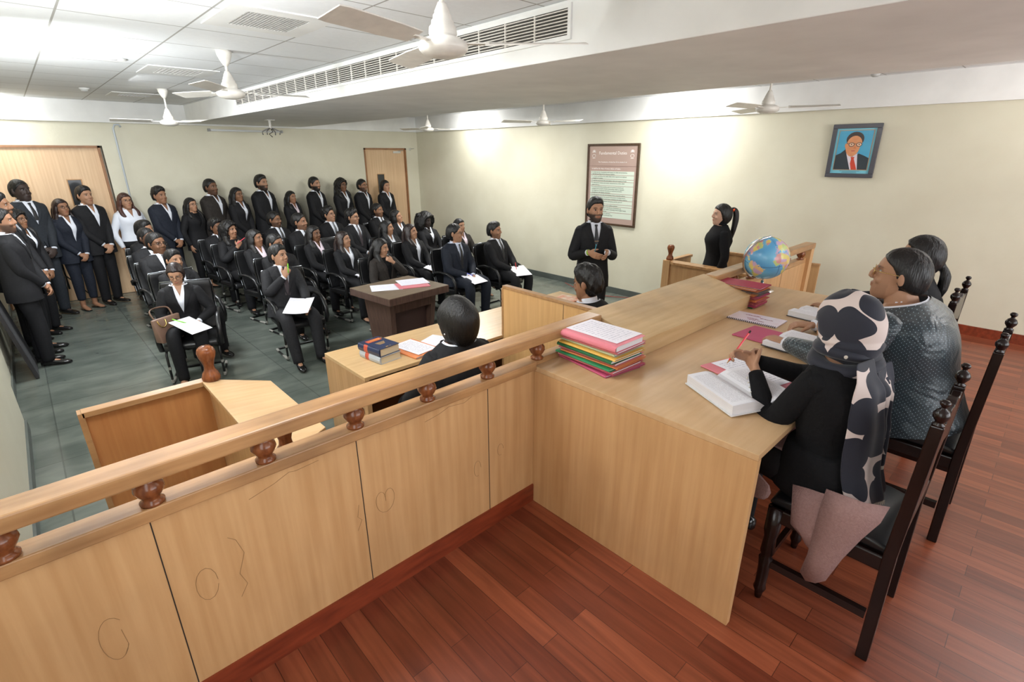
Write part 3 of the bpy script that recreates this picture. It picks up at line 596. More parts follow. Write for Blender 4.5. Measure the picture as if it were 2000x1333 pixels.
# ---------------------------------------------------------------- globe
def globe():
    x, y = 2.20, -.16; rad = .15; cz = 1.0
    r = thing('globe', 'political desk globe on a silver arm, behind the right stack of files', 'globe', (x, y, .76))
    obj('base', MB().lathe([(0, .7605), (.085, .7605), (.085, .767), (.06, .775), (.02, .79), (.012, .80), (.010, .835), (0, .835)], (x, y, 0), n=28), CHROME, r, smooth=True)
    ax = unit((-.28, -.1, 1.0))          # tilted axis
    side = unit(np.cross(ax, (-.686, -.728, 0)))    # arc plane
    side = -side if side[0] > 0 else side
    arc = [np.array((x, y, cz))+rad*1.06*(ax*math.cos(a)+side*math.sin(a)) for a in np.linspace(-.05, PI+.05, 22)]
    obj('meridian_arm', MB().tube(arc, [(.006, .010)]*22, n=8, side=np.cross(ax, side)), CHROME, r, smooth=True)
    obj('pole_pin', MB().tube([np.array((x, y, cz))+ax*rad*.98, np.array((x, y, cz))+ax*rad*1.14], .006), CHROME, r, smooth=True)
    obj('stem', MB().tube([arc[17], (x, y, .86), (x, y, .83)], .009), CHROME, r, smooth=True)
    nu, nv = 240, 120
    conts = {  # lon, lat outlines
     'africa': [(-17,15),(-16,22),(-10,30),(-5,36),(10,37),(20,32),(32,31),(36,22),(43,12),(51,12),(46,2),(40,-4),(40,-15),(35,-22),(32,-29),(26,-34),(18,-34),(14,-22),(12,-14),(13,-5),(9,1),(9,4),(4,6),(-4,5),(-8,4),(-13,9)],
     'samer': [(-80,0),(-77,8),(-72,12),(-62,10),(-52,5),(-50,0),(-42,-3),(-35,-6),(-39,-14),(-41,-22),(-48,-27),(-54,-34),(-58,-38),(-65,-42),(-68,-52),(-74,-52),(-73,-40),(-71,-28),(-70,-18),(-76,-13),(-81,-6)],
     'namer': [(-165,65),(-155,71),(-125,70),(-110,73),(-90,73),(-80,68),(-65,60),(-56,52),(-66,45),(-75,38),(-81,31),(-81,25),(-90,30),(-97,26),(-97,20),(-88,21),(-84,14),(-78,8),(-84,9),(-95,16),(-105,21),(-112,30),(-122,36),(-124,48),(-135,58),(-152,59),(-165,55)],
     'greenl': [(-73,78),(-60,82),(-30,83),(-18,75),(-25,70),(-42,60),(-52,66)],
     'eurasia': [(-10,36),(-9,43),(-2,44),(-5,48),(2,51),(8,54),(10,59),(5,60),(14,68),(28,71),(45,67),(70,73),(100,77),(140,73),(178,70),(178,65),(160,60),(155,52),(142,56),(138,46),(130,40),(126,35),(121,39),(122,30),(115,22),(108,20),(108,11),(103,10),(103,2),(99,10),(94,18),(88,22),(80,14),(77,8),(72,20),(66,25),(57,26),(55,18),(45,13),(36,27),(35,36),(27,37),(22,38),(18,41),(13,45),(18,40),(12,38),(8,44),(0,40),(-5,36)],
     'aus': [(114,-22),(122,-17),(130,-12),(137,-12),(142,-11),(146,-19),(153,-27),(150,-37),(140,-38),(130,-32),(116,-34)], 'uk': [(-6,50),(1,52),(-3,58),(-6,57)], 'madag': [(44,-25),(48,-25),(50,-15),(45,-18)], 'ant': [(-180,-90),(-180,-72),(180,-68),(180,-90)]}
    def inside(px, py, poly):
        c = np.zeros(px.shape, bool); n = len(poly)
        for i in range(n):
            xa, ya = poly[i]; xb, yb = poly[i-1]
            if ya == yb: continue
            c ^= ((ya > py) != (yb > py)) & (px < (xb-xa)*(py-ya)/(yb-ya)+xa)
        return c
    mb = MB(); vs = []
    lon = np.linspace(-PI, PI, nu, endpoint=False); lat = np.linspace(PI/2, -PI/2, nv+1)
    LO, LA = np.meshgrid(lon, lat); rot = math.radians(-125)
    X = np.cos(LA)*np.cos(LO+rot); Y = np.cos(LA)*np.sin(LO+rot); Z = np.sin(LA)
    e1 = unit(np.cross((0, 1, 0), ax)); e2 = np.cross(ax, e1)
    Pn = X[..., None]*e1+Y[..., None]*e2+Z[..., None]*ax
    co = (Pn*rad+np.array((x, y, cz))).reshape(-1, 3)
    fs = [(j*nu+i, (j+1)*nu+i, (j+1)*nu+(i+1) % nu, j*nu+(i+1) % nu) for j in range(nv) for i in range(nu)]
    mb.add(co, fs); me = mesh_of(mb, 'sphere'); deg = np.degrees
    lo, la = deg(LO).ravel(), deg(LA).ravel(); land = np.zeros(lo.shape, bool)
    wob = 1.5*np.sin(lo*.7+la*.4)+1.2*np.sin(la*1.1-lo*.5)
    for p in conts.values(): land |= inside(lo+wob, la+wob*.7, p)
    rs = np.random.RandomState(3); seeds = np.c_[rs.uniform(-180, 180, 260), np.degrees(np.arcsin(rs.uniform(-1, 1, 260)))]
    pal = np.array([srgb(222, 208, 124), srgb(224, 188, 136), srgb(188, 204, 132), srgb(200, 170, 198), srgb(226, 200, 112), srgb(212, 152, 148)])
    idx = np.argmin((lo[:, None]-seeds[:, 0])**2*np.cos(np.radians(la))[:, None]**2+(la[:, None]-seeds[:, 1])**2, 1)
    sea = np.array(srgb(120, 186, 218)); sea2 = np.array(srgb(92, 160, 206))
    k = (.5+.5*np.sin(lo*.05+2*np.sin(la*.06)))[:, None]
    c = np.where(land[:, None], pal[idx % 6], sea*k+sea2*(1-k))
    gl = (np.abs(la) < .8)|(np.abs(lo % 180) < .8); c = np.where((gl & ~land)[:, None], np.array(srgb(60, 100, 150)), c)
    at = me.color_attributes.new('Col', 'FLOAT_COLOR', 'POINT'); at.data.foreach_set('color', c.ravel())
    obj('sphere', me, mat('globe_print', (1, 1, 1, 1), .22, attr='Col'), r, smooth=True)
globe()
# ---------------------------------------------------------------- folders, books and papers
FOLD = {k: mat('folder_'+k, srgb(*c), .55, var=.08, scale=12) for k, c in dict(pink=(226, 130, 142), magenta=(190, 78, 112), rose=(206, 112, 116), green=(40, 138, 86), dark_green=(34, 104, 62), sage=(190, 200, 160), yellow=(226, 180, 82), orange=(226, 136, 82), red=(176, 62, 76), grey=(110, 100, 104), crimson=(170, 44, 70)).items()}
def Rz(a): c, s = math.cos(a), math.sin(a); return np.array([[c, -s, 0], [s, c, 0], [0, 0, 1.]])
def folder(c, w, h, t, rz, colour, label, group, sag=0, paper=True):
    """flat card folder: bottom leaf, rounded spine on the -x side and top leaf, papers between"""
    r = thing('file_folder', label, 'folder', c, rz, group); mb = MB()
    th = .0012; prof = [(w/2, 0), (-w/2+t*.5, 0), (-w/2+.001, t*.25), (-w/2, t*.5), (-w/2+.001, t*.75), (-w/2+t*.5, t), (w/2, t+sag)]
    def strip(prof):
        n = len(prof); v = []
        for yy in (-h/2, h/2):
            for off in (0, th):
                for i, (a, b) in enumerate(prof):
                    q0 = prof[max(i-1, 0)]; q1 = prof[min(i+1, n-1)]; d = unit((q1[0]-q0[0], q1[1]-q0[1])); nn = (d[1], -d[0])
                    v.append((a-nn[0]*off, yy, b-nn[1]*off))
        f = []
        for i in range(n-1): f += [(i, i+1, 2*n+i+1, 2*n+i), (n+i, 3*n+i, 3*n+i+1, n+i+1), (i, n+i, n+i+1, i+1), (2*n+i, 2*n+i+1, 3*n+i+1, 3*n+i)]
        f += [(0, 2*n, 3*n, n), (n-1, 2*n-1, 4*n-1, 3*n-1)]
        return v, f
    mb.add(*strip(prof)); obj('cover', mb, FOLD[colour], r, world=False)
    if paper: obj('sheets', MB().bb((-w/2+t*.6, -h/2+.006, .0014), (w/2-.012, h/2-.006, max(.003, t-.0015))), PAGEWHITE, r, world=False)
    return r
def stack_left():
    cols = [('magenta', .008, 'deep pink card folder at the very bottom of the left stack'), ('magenta', .006, 'magenta folder second from the bottom of the left stack'), ('rose', .010, 'dusty rose folder low in the left stack, under the lower green one'),
            ('green', .008, 'bright green folder in the lower half of the left stack'), ('orange', .006, 'thin orange folder in the middle of the left stack'), ('rose', .012, 'rose folder in the middle of the left stack above the orange one'),
            ('dark_green', .016, 'thick dark green folder under the yellow one in the left stack'), ('yellow', .008, 'yellow folder in the upper half of the left stack'), ('sage', .012, 'pale sage folder third from the top of the left stack'),
            ('rose', .010, 'thin rose folder second from the top of the left stack'), ('pink', .028, 'thick pink file with a white sheet on top, topmost of the left stack')]
    z = .7615
    for i, (c, t, l) in enumerate(cols):
        rz = -.06+[-.10, -.04, .02, .0, .05, .04, .0, .02, .03, .06, .05][i]
        folder((.262+.012*math.sin(i*1.7), -.182+.010*math.cos(i*2.3), z), .225, .335, t, rz+PI/2*0, c, l, 'case files stacked at the left end of the desk'); z += t+.0028
    o = obj('printed_sheet', MB().bb((-.095, -.15, 0), (.10, .155, .001)), textmat('handwritten_sheet', srgb(236, 232, 240), srgb(150, 150, 170), 16, 7), None, world=False)
    o.location = (.272, -.182, z); o.rotation_euler = (0, 0, -.01)
    tag(o, 'white written sheet lying on top of the thick pink file', 'paper')
stack_left()
def stack_right():
    pal = ['green', 'rose', 'magenta', 'rose', 'orange', 'rose', 'magenta', 'rose', 'orange', 'rose', 'red', 'rose', 'magenta', 'grey', 'orange', 'orange', 'yellow', 'grey', 'orange', 'yellow', 'orange', 'crimson']
    z = .7615
    for i, c in enumerate(pal):
        t = .0042 if i < 19 else .006
        place = 'at the very bottom' if i == 0 else 'on the very top' if i == 21 else ('low down, %s' if i < 8 else 'halfway up, %s' if i < 15 else 'near the top, %s') % ('between its neighbours' if i % 2 else 'slightly askew')
        n = pal[:i].count(c)+1; nth = ['first', 'second', 'third', 'fourth', 'fifth', 'sixth', 'seventh'][n-1]
        folder((1.775+.012*math.sin(i*2.1)+.0015*i, -.178+.012*math.cos(i*1.3), z), .19, .29, t, PI+.04*math.sin(i*3.1), c,
               f'{c.replace("_", " ")} folder, {nth} of that colour from the bottom of the right stack', 'case files stacked beside the globe', sag=.002, paper=i > 18); z += t+.0012
stack_right()
def closed_book(name, c, w, h, t, rz, cover, spine_band, label, title=None):
    """spine on the -x side"""
    r = thing(name, label, 'book', c, rz); th = .003
    cv = MB().bb((-w/2, -h/2, 0), (w/2, h/2, th)).bb((-w/2, -h/2, t-th), (w/2, h/2, t))
    sp = [(-w/2+.0, 0), (-w/2-.006, t*.15), (-w/2-.010, t*.5), (-w/2-.006, t*.85), (-w/2, t)]
    cv.prism([(a, b) for a, b in sp]+[(-w/2+.004, t), (-w/2+.004, 0)], 'y', -h/2, h/2)
    obj('cover', cv, cover, r, world=False)
    obj('page_block', MB().bb((-w/2+.004, -h/2+.004, th), (w/2-.005, h/2-.004, t-th)), PAGEEDGE, r, world=False)
    if spine_band:
        obj('spine_label', MB().prism([(a-.0008, b) for a, b in sp]+[(-w/2+.002, t+.0005), (-w/2+.002, -.0005+.001)], 'y', .01, .05), spine_band, r, world=False)
    if title: title(r, w, h, t)
    return r
NAVYB = mat('navy_book_cloth', srgb(38, 50, 84), .3); GREYB = mat('grey_book_cover', srgb(176, 184, 194), .35); REDL = mat('red_label', srgb(196, 84, 62), .4)
def navy_title(r, w, h, t):
    obj('title_label', MB().bb((-w/2+.03, h/2-.075, t), (w/2-.02, h/2-.03, t+.0006)), REDL, r, world=False)
    o = text_mb('Commentaries on', .016, (-.035, h/2-.048, t+.0007), (1, 0, 0), (0, 1, 0)); o2 = text_mb('EVIDENCE', .018, (-.03, h/2-.068, t+.0007), (1, 0, 0), (0, 1, 0))
    obj('cover_text', join(o, o2), mat('gold_text', srgb(214, 170, 90), .4), r, world=False)
    obj('cover_text', join(*[MB().bb((-.03+.003*i, -.0-.012*i, t), (.045-.006*i, .004-.012*i, t+.0005)) for i in range(4)]+[MB().bb((-.02, -h/2+.012, t), (-.0, -h/2+.02, t+.0006)), MB().bb((.012, -h/2+.012, t), (.02, -h/2+.02, t+.0006))]), MATS['gold_text'], r, world=False)
BRZ = .12
closed_book('law_book', (.012, 1.51, .3555), .17, .235, .052, BRZ, GREYB, REDL, 'thick grey law book with red spine band, underneath the navy one')
closed_book('law_book', (.008, 1.515, .4085), .168, .235, .056, BRZ+.03, NAVYB, REDL, 'thick navy law book with a red title label, on top of the grey one', navy_title)
r = folder((.262, 1.475, .3555), .235, .33, .014, BRZ, 'orange', 'open orange file on the clerks desk beside the two law books', None)
o = obj('handwritten_sheet', MB().bb((-.09, -.14, 0), (.09, .15, .001)), textmat('handwritten_letter', srgb(238, 236, 244), srgb(120, 122, 140), 16, 7), None, world=False); o.location = (.27, 1.475, .3745); o.rotation_euler = (0, 0, BRZ+.03)
tag(o, 'handwritten white sheet on the orange file beside the law books', 'paper')
o = obj('paper_sheet', MB().bb((-.105, -.12, 0), (.105, .12, .001)), PAPER, None, world=False); o.location = (.50, 1.50, .356); o.rotation_euler = (0, 0, .4)
tag(o, 'blank sheet on the clerks desk, partly hidden by the bobbed hair clerk', 'paper')
closed_book('orange_book', (2.02, 1.50, .3555), .17, .24, .05, .25, mat('orange_white_cover', srgb(216, 120, 70), .35, col2=srgb(236, 222, 206), scale=18), None, 'thick orange and white paperback lying on the clerks desk beside the dark haired man')
# ring-bound report on the desk
r = thing('spiral_report', 'white ring bound report lying alone on the judges desk beside the sloped box', 'report', (1.475, -.425, .761), .02)
obj('cover', MB().bb((-.088, -.145, 0), (.09, .145, .006)), mat('lilac_white_cover', srgb(232, 228, 240), .3, col2=srgb(222, 206, 222), scale=9), r, world=False)
sp = MB()
for i in range(26): sp.lathe([(.0035, -.0012), (.0055, -.0012), (.0055, .0012), (.0035, .0012)], (-.089, -.138+i*.011, .004), n=8, R=[[1, 0, 0], [0, 0, 1], [0, -1, 0]])
obj('spiral_binding', sp, SEAM, r, world=False)
obj('cover_text', join(*[text_mb(s, .014, p, (0, 1, 0), (-1, 0, 0)) for s, p in (('MOOT COURT', (-.04, -.06, .0062)), ('MEMORIAL', (-.015, -.02, .0062)), ('PETITIONER', (.02, -.09, .0062)), ('RESPONDENT', (.045, -.01, .0062)))]), mat('maroon_text', srgb(150, 80, 100), .5), r, world=False)
def open_book(c, rz, w, h, t, label, cover, lift=0, col='book_print'):
    """w: one page width, pages arch from the gutter; lift raises the left half"""
    r = thing('open_book', label, 'book', c, rz)
    obj('cover', MB().bb((-w-.006, -h/2-.004, 0), (w+.006, h/2+.004, .004)), cover, r, world=False)
    for s, nm in ((-1, 'left'), (1, 'right')):
        tt = t if s < 0 else t*.8; n = 10; prof = [(0, .004)]
        for i in range(n+1):
            a = i/n; prof.append((s*w*a, .004+(.35*tt+(tt*.75)*math.sin(min(1, a*2.2)*PI/2))*(1-.10*max(0, a-.4))))
        prof += [(s*w, .004)]
        mb = MB().prism(prof, 'y', -h/2, h/2)
        obj('page_block', mb, PAGEWHITE, r, world=False)
        vs = []
        for (a, b) in prof[2:-1]:
            for yy in (-h/2+.001, h/2-.001): vs.append((a, yy, b+.0004)); vs.append((a, yy, b+.0009))
        k = len(vs)//4; f = []
        for i in range(k-1): o = 4*i; f += [(o, o+4, o+6, o+2), (o+1, o+3, o+7, o+5), (o, o+1, o+5, o+4), (o+2, o+6, o+7, o+3)]
        f += [(0, 2, 3, 1), (4*k-4, 4*k-3, 4*k-1, 4*k-2)]
        obj('printed_page', MB().add(vs, f), MATS.get(col) or textmat(col, srgb(236, 236, 242), srgb(120, 120, 130), 52, 9), r, world=False)
    return r
o = folder((.64, -.745, .7615), .27, .34, .006, -.28, 'pink', 'open pink file under the hands of the woman in the headscarf', None)
o = obj('printed_sheet', MB().bb((-.10, -.155, 0), (.105, .155, .001)), textmat('typed_sheet', srgb(240, 240, 248), srgb(140, 140, 160), 18, 5), None, world=False); o.location = (.665, -.745, .7705); o.rotation_euler = (0, 0, -.28)
tag(o, 'typed white sheet on the pink file in front of the headscarf woman', 'paper')
ob = open_book((.385, -.80, .772), -.50, .145, .30, .038, 'thick open law book tilted on the pink file under the clasped hands', mat('white_book_cover', srgb(220, 220, 222), .4))
ob.rotation_euler = (0, math.radians(-3), -.50)
o = obj('red_strap', MB().tube([(.30, -.90, .768), (.34, -.95, .768), (.42, -.97, .768), (.5, -.93, .768)], [(.012, .003)]*4, n=8, side=(0, 0, 1)), FOLD['red'], smooth=True); tag(o, 'red ribbon strap on the desk under the thick open book', 'strap')
folder((1.20, -.62, .7615), .24, .32, .005, -.1, 'magenta', 'pink file half under the second open book in front of the suited man', None)
open_book((1.17, -.77, .768), -.12, .15, .24, .022, 'open printed law book in front of the man in the dotted jacket', mat('dark_book_cover', srgb(60, 58, 64), .4))
open_book((1.78, -.66, .7615), -.15, .11, .24, .03, 'farthest open book on the desk, beyond the headscarf', MATS['dark_book_cover'])
# papers and red file on the podium
o = folder((1.22, 2.98, .4005), .24, .33, .006, 1.25, 'pink', 'open pink file on top of the dark podium', None)
for (x, y, rz, l) in ((.97, 3.08, 1.15, 'stapled white pages spread on the left half of the podium'), (1.29, 3.08, 1.28, 'white typed sheet lying on the pink file on the podium')):
    o = obj('paper_sheet', MB().bb((-.13, -.155, 0), (.13, .155, .0015)), textmat('typed_page', srgb(238, 238, 250), srgb(170, 170, 195), 34, 9) if 'typed_page' not in MATS else MATS['typed_page'], None, world=False)
    o.location = (x, y, .4015 if x < 1 else .4095); o.rotation_euler = (0, 0, rz); tag(o, l, 'paper')
# ---------------------------------------------------------------- chairs
def visitor_chair():
    r = thing('visitor_chair', 'x', 'chair', (0, 0, HF), 0, 'black leather visitor chairs of the audience')
    s = .92
    def P(*a): return tuple(q*s for q in a)
    mb = MB(); n = 9; vs = []      # seat with waterfall front; front is -y
    prof = [(-.26, .375), (-.265, .41), (-.25, .44), (-.2, .455), (.0, .452), (.2, .448), (.24, .43), (.24, .38), (0, .372)]
    mb.prism([P(a, b) for a, b in prof], 'x', -.24*s, .24*s)
    obj('seat', mb, BLACK_LEATHER, r, world=False, bevel=.012, smooth=True)
    back = []
    N = 8
    for j in range(N+1):
        t = j/N; z = .45+.52*t; y = .22+.10*t+.03*math.sin(t*PI); back.append((y, z))
    prof = [(y-.022, z) for y, z in back]+[(y+.022, z) for y, z in back[::-1]]
    obj('backrest', MB().prism([P(a, b) for a, b in prof], 'x', -.235*s, .235*s), BLACK_LEATHER, r, world=False, bevel=.012, smooth=True)
    rim = [P(-.245, back[0][0], back[0][1])]+[P(-.245, y, z) for y, z in back[1:-1]]+[P(-.235, back[-1][0], back[-1][1]+.004), P(.235, back[-1][0], back[-1][1]+.004)]+[P(.245, y, z) for y, z in back[1:-1][::-1]]+[P(.245, back[0][0], back[0][1])]
    obj('back_rim', MB().tube(rim, .009*s, n=8), CHROME if False else mat('dark_chrome', srgb(120, 124, 128), .2, 1), r, world=False, smooth=True)
    for sx in (-1, 1):
        x = sx*.275
        pts = [(x*.93, .25, .60), (x, .20, .66), (x, .08, .682), (x, -.07, .676), (x, -.17, .64), (x, -.225, .56), (x, -.235, .46), (x*.98, -.21, .38), (x*.93, -.15, .36)]
        obj('armrest', MB().tube([P(*p) for p in pts], [(.026*s, .017*s)]*9, n=10, side=(1, 0, 0)), BLACK_LEATHER, r, world=False, smooth=True)
        leg = [(sx*.235, -.10, .37), (sx*.235, -.19, .365), (sx*.24, -.225, .33), (sx*.24, -.225, .04), (sx*.24, -.20, .013), (sx*.24, .2, .013), (sx*.22, .235, .013), (0, .235, .013)]
        obj('sled_leg', MB().tube([P(*p) for p in leg], .0125*s, n=8), BLACKMETAL, r, world=False, smooth=True)
        for a, b in (((sx*.24, -.225, .06), (sx*.24, -.22, .02)), ((sx*.24, -.19, .0145), (sx*.24, -.05, .0145)), ((sx*.24, .12, .0145), (sx*.235, .22, .0145)), ((sx*.24, -.225, .2), (sx*.24, -.225, .17))):
            obj('plastic_wrap', MB().tube([P(*a), P(*((np.array(a)+b)/2+np.array((.002, 0, .001)))), P(*b)], [.0145*s, .017*s, .014*s], n=7), PLASTICWRAP, r, world=False)
    obj('cross_bar', MB().tube([P(-.235, -.10, .365), P(.235, -.10, .365)], .011*s, n=8), BLACKMETAL, r, world=False, smooth=True)
    return r
CHAIR0 = visitor_chair(); CHAIR0['_used'] = 0
def place_chair(x, y, rz, label):
    global CHAIR0
    if CHAIR0.get('_used') == 0:
        del CHAIR0['_used']; c = CHAIR0; c.location = (x, y, HF); c.rotation_euler = (0, 0, rz); c['label'] = label; return c
    return dup(CHAIR0, label, (x, y, HF), rz)
def judge_chair(x, y, rz, label):
    r = thing('carved_chair', label, 'chair', (x, y, 0), rz, 'dark carved chairs behind the judges desk')
    w = .20   # half width; front +y
    FS = .62; fin = [(0, 0), (.026, 0), (.027, .006), (.017, .012), (.020, .018), (.033, .032), (.035, .044), (.026, .058), (.012, .066), (.011, .072), (.021, .080), (.022, .088), (.014, .095), (0, .097)]; fin = [(a*FS, b*.86) for a, b in fin]
    for sx in (-1, 1):
        obj('back_post', MB().add([(sx*w-.015, -.215, 0), (sx*w+.015, -.215, 0), (sx*w+.015, -.178, 0), (sx*w-.015, -.178, 0),
            (sx*w-.015, -.205, .46), (sx*w+.015, -.205, .46), (sx*w+.015, -.168, .46), (sx*w-.015, -.168, .46),
            (sx*w-.014, -.215, .945), (sx*w+.014, -.215, .945), (sx*w+.014, -.181, .945), (sx*w-.014, -.181, .945)],
            [(0, 3, 2, 1), (8, 9, 10, 11)]+[(o+i, o+(i+1) % 4, o+4+(i+1) % 4, o+4+i) for o in (0, 4) for i in range(4)]), DARKW, r, world=False, bevel=.004)
        obj('finial', MB().lathe(fin, (sx*w, -.198, .945), n=20), DARKW, r, world=False, smooth=True)
        obj('leg', MB().lathe([(0, 0), (.012, 0), (.016, .03), (.024, .05), (.02, .07), (.022, .16), (.026, .20), (.018, .215), (.026, .23), (.022, .30), (.028, .33), (.028, .44), (0, .44)], (sx*(w-.0), .17, 0), n=14), DARKW, r, world=False, smooth=True)
        obj('stretcher', MB().bb((sx*w-.012, -.17, .17), (sx*w+.012, .16, .20)), DARKW, r, world=False)
    obj('stretcher', MB().bb((-w, .155, .20), (w, .175, .225)), DARKW, r, world=False)
    obj('seat_frame', MB().bb((-w-.01, -.19, .38), (w+.01, .19, .44)), DARKW, r, world=False, bevel=.006)
    obj('seat_cushion', MB().prism([(-.185, .44), (-.18, .47), (-.1, .485), (.1, .485), (.19, .472), (.205, .44)], 'x', -w+.005, w-.005), BLACK_LEATHER, r, world=False, bevel=.012, smooth=True)
    # carved crest rail (scalloped), lower rail, panel
    cr = [(-w+.02, .80)]+[(-w+.02+(2*w-.04)*i/20, .925+.022*math.sin(i/20*PI)+.009*math.cos(i/20*6*PI)) for i in range(21)]+[(w-.02, .80), (w-.08, .785), (0, .815), (-w+.08, .785)]
    obj('crest_rail', MB().prism(cr, 'y', -.212, -.185), DARKW, r, world=False, bevel=.003)
    cv = MB()
    for i in range(5):
        a = (i-2)*.06; cv.tube([(a+.022*math.cos(q), -.183, .865+.028*math.sin(q)) for q in np.linspace(0, 2*PI, 12)[:-1]], .005, n=6, closed=True); cv.ell((a, -.184, .865), (.010, .006, .013), n=8, m=6)
    obj('carving', cv, DARKW, r, world=False, smooth=True)
    obj('lower_rail', MB().bb((-w+.02, -.205, .53), (w-.02, -.18, .57)), DARKW, r, world=False, bevel=.004)
    obj('back_panel', MB().bb((-w+.075, -.204, .57), (w-.075, -.186, .80)), mat('brown_leather_panel', srgb(70, 44, 38), .25, var=.3, scale=9), r, world=False, bevel=.006)
    for sx in (-1, 1): obj('back_slat', MB().bb((sx*(w-.05)-.012, -.202, .57), (sx*(w-.05)+.012, -.186, .80)), DARKW, r, world=False)
    return r
# ---------------------------------------------------------------- people
SKIN = mat('skin', (1, 1, 1, 1), .5, attr='Col', spec=.35)
EYEM = mat('eye', (1, 1, 1, 1), .2, attr='Col')
HAIRM = {'black': mat('black_hair', (.011, .010, .010, 1), .42, var=.3, scale=30, stretch=(1, 1, .15), bump=.5, bscale=130, spec=.4),
         'brown': mat('dark_brown_hair', srgb(46, 30, 26), .42, col2=srgb(24, 16, 15), scale=14, stretch=(1, 1, .15), bump=.35, bscale=90),
         'auburn': mat('brown_tipped_hair', srgb(84, 50, 42), .42, col2=srgb(38, 24, 22), scale=6, stretch=(1, 1, .3), bump=.35, bscale=90)}
CLOTH = {'black': mat('black_suiting', (.012, .012, .014, 1), .75, var=.3, scale=60, bump=.25, bscale=14, spec=.25), 'navy': mat('navy_suiting', (.017, .021, .033, 1), .75, var=.3, scale=60, bump=.25, bscale=14, spec=.25),
         'charcoal': mat('charcoal_suiting', (.021, .021, .024, 1), .78, var=.3, scale=60, bump=.25, bscale=14, spec=.25), 'slate': mat('slate_suiting', (.030, .035, .043, 1), .75, var=.25, scale=60, bump=.25, bscale=14, spec=.25),
         'brownblack': mat('brown_black_suiting', (.030, .025, .022, 1), .78, var=.3, scale=60, bump=.25, bscale=14, spec=.25)}
SHIRTM = {'white': mat('white_shirt', srgb(226, 230, 240), .7, bump=.25, bscale=22), 'pale': mat('pale_blue_shirt', srgb(204, 212, 232), .7, bump=.25, bscale=22), 'grey': mat('light_grey_shirt', srgb(190, 194, 202), .7, bump=.25, bscale=22),
          'pink': mat('pink_tinged_shirt', srgb(222, 206, 216), .7, bump=.25, bscale=22), 'blacktop': mat('black_knit_top', (.0065, .0065, .0075, 1), .9, bump=.3, bscale=60, spec=.2)}
SHOEM = mat('polished_black_shoe', (.012, .011, .011, 1), .16)
GLASSM = mat('spectacle_frame', srgb(52, 40, 34), .3); GLASSG = mat('gold_spectacle_frame', srgb(200, 170, 110), .25, .9); LENSM = None
SK = dict(light=(.40, .215, .13), mid=(.30, .150, .086), tan=(.235, .115, .062), brown=(.165, .078, .042), deep=(.105, .052, .032), dark=(.048, .032, .027), fair=(.50, .30, .21))
def bez(p, n):
    """smooth path through points (catmull-rom)"""
    p = [np.array(q, float) for q in p]; out = []
    for i in range(len(p)-1):
        a, b, c, d = p[max(i-1, 0)], p[i], p[i+1], p[min(i+2, len(p)-1)]
        for j in range(n):
            t = j/n; out.append(.5*((2*b)+(-a+c)*t+(2*a-5*b+4*c-d)*t*t+(-a+3*b-3*c+d)*t**3))
    out.append(p[-1]); return out
def limb(a, m, b, r0, r1, r2, n=4):
    a, m, b = [np.array(q, float) for q in (a, m, b)]
    pts = [a, a+(m-a)*.5, m-(m-a)*.14, m+(b-m)*.14+0*m, m+(b-m)*.55, b]; rr = [r0, (r0*.52+r1*.48)*1.02, r1*1.02, r1, (r1+r2)/2*1.03, r2]
    P = bez(pts, n); R = []
    for i in range(len(P)):
        t = i/n; k = min(int(t), len(rr)-2); f = t-k; R.append(rr[k]*(1-f)+rr[k+1]*f)
    return P, R
def ik(S, Wp, l1, l2, pole):
    S, Wp, pole = np.array(S), np.array(Wp), unit(pole); d = Wp-S; L = np.linalg.norm(d); mx = (l1+l2)*.995
    if L > mx: Wp = S+d/L*mx; d = Wp-S; L = mx
    u = d/L; a = (l1*l1-l2*l2+L*L)/(2*L); h = math.sqrt(max(l1*l1-a*a, 0)); p = unit(pole-u*(pole@u))
    return S+u*a+p*h, Wp
def hand(mb, Wp, fd, pn, sgn, curl=.35, k=1., spread=.06, index=None, thumb=.5):
    """fd finger direction, pn palm normal, sgn +1 when the thumb lies on cross(fd, pn)"""
    fd = unit(fd); pn = np.array(pn, float); pn = unit(pn-fd*(pn@fd)); wd = np.cross(fd, pn); Wp = np.array(Wp, float)
    mb.tube([Wp-fd*.02*k, Wp+fd*.015*k, Wp+fd*.05*k, Wp+fd*.084*k, Wp+fd*.094*k], [(.024*k, .018*k), (.028*k, .017*k), (.037*k, .0155*k), (.038*k, .013*k), (.034*k, .008*k)], n=12, side=wd, ex=2.4)
    for i, (off, ln, r) in enumerate(((.028, .068, .0085), (.0095, .077, .009), (-.0095, .071, .0087), (-.027, .055, .0078))):
        c = curl if index is None or i else index
        c *= (1+.12*i)
        d = unit(fd+wd*sgn*off*spread*20*.3); p = Wp+fd*.084*k+wd*sgn*off*k; pts = [p-d*.015*k, p]; rr = [r*k, r*k]; ang = 0
        for s, f in enumerate((.45, .30, .25)):
            ang += c*(.9 if s == 0 else 1.1); dd = d*math.cos(ang)+pn*math.sin(ang); p = p+dd*ln*f*k; pts.append(p); rr.append(r*k*(1-.10*(s+1)))
        pts.append(p+dd*.004*k); rr.append(r*k*.45)
        mb.tube(pts, rr, n=8, side=wd)
    p = Wp+fd*.022*k+wd*sgn*.024*k; d = unit(fd*.62+wd*sgn*.72+pn*.25*thumb); pts = [p-d*.01*k, p+d*.03*k]; d2 = unit(fd*.85+wd*sgn*.35+pn*.7*thumb); pts += [pts[-1]+d2*.028*k, pts[-1]+d2*.028*k+unit(d2+pn*.3)*.022*k]
    mb.tube(pts, [.013*k, .0115*k, .010*k, .006*k], n=8)
    return wd
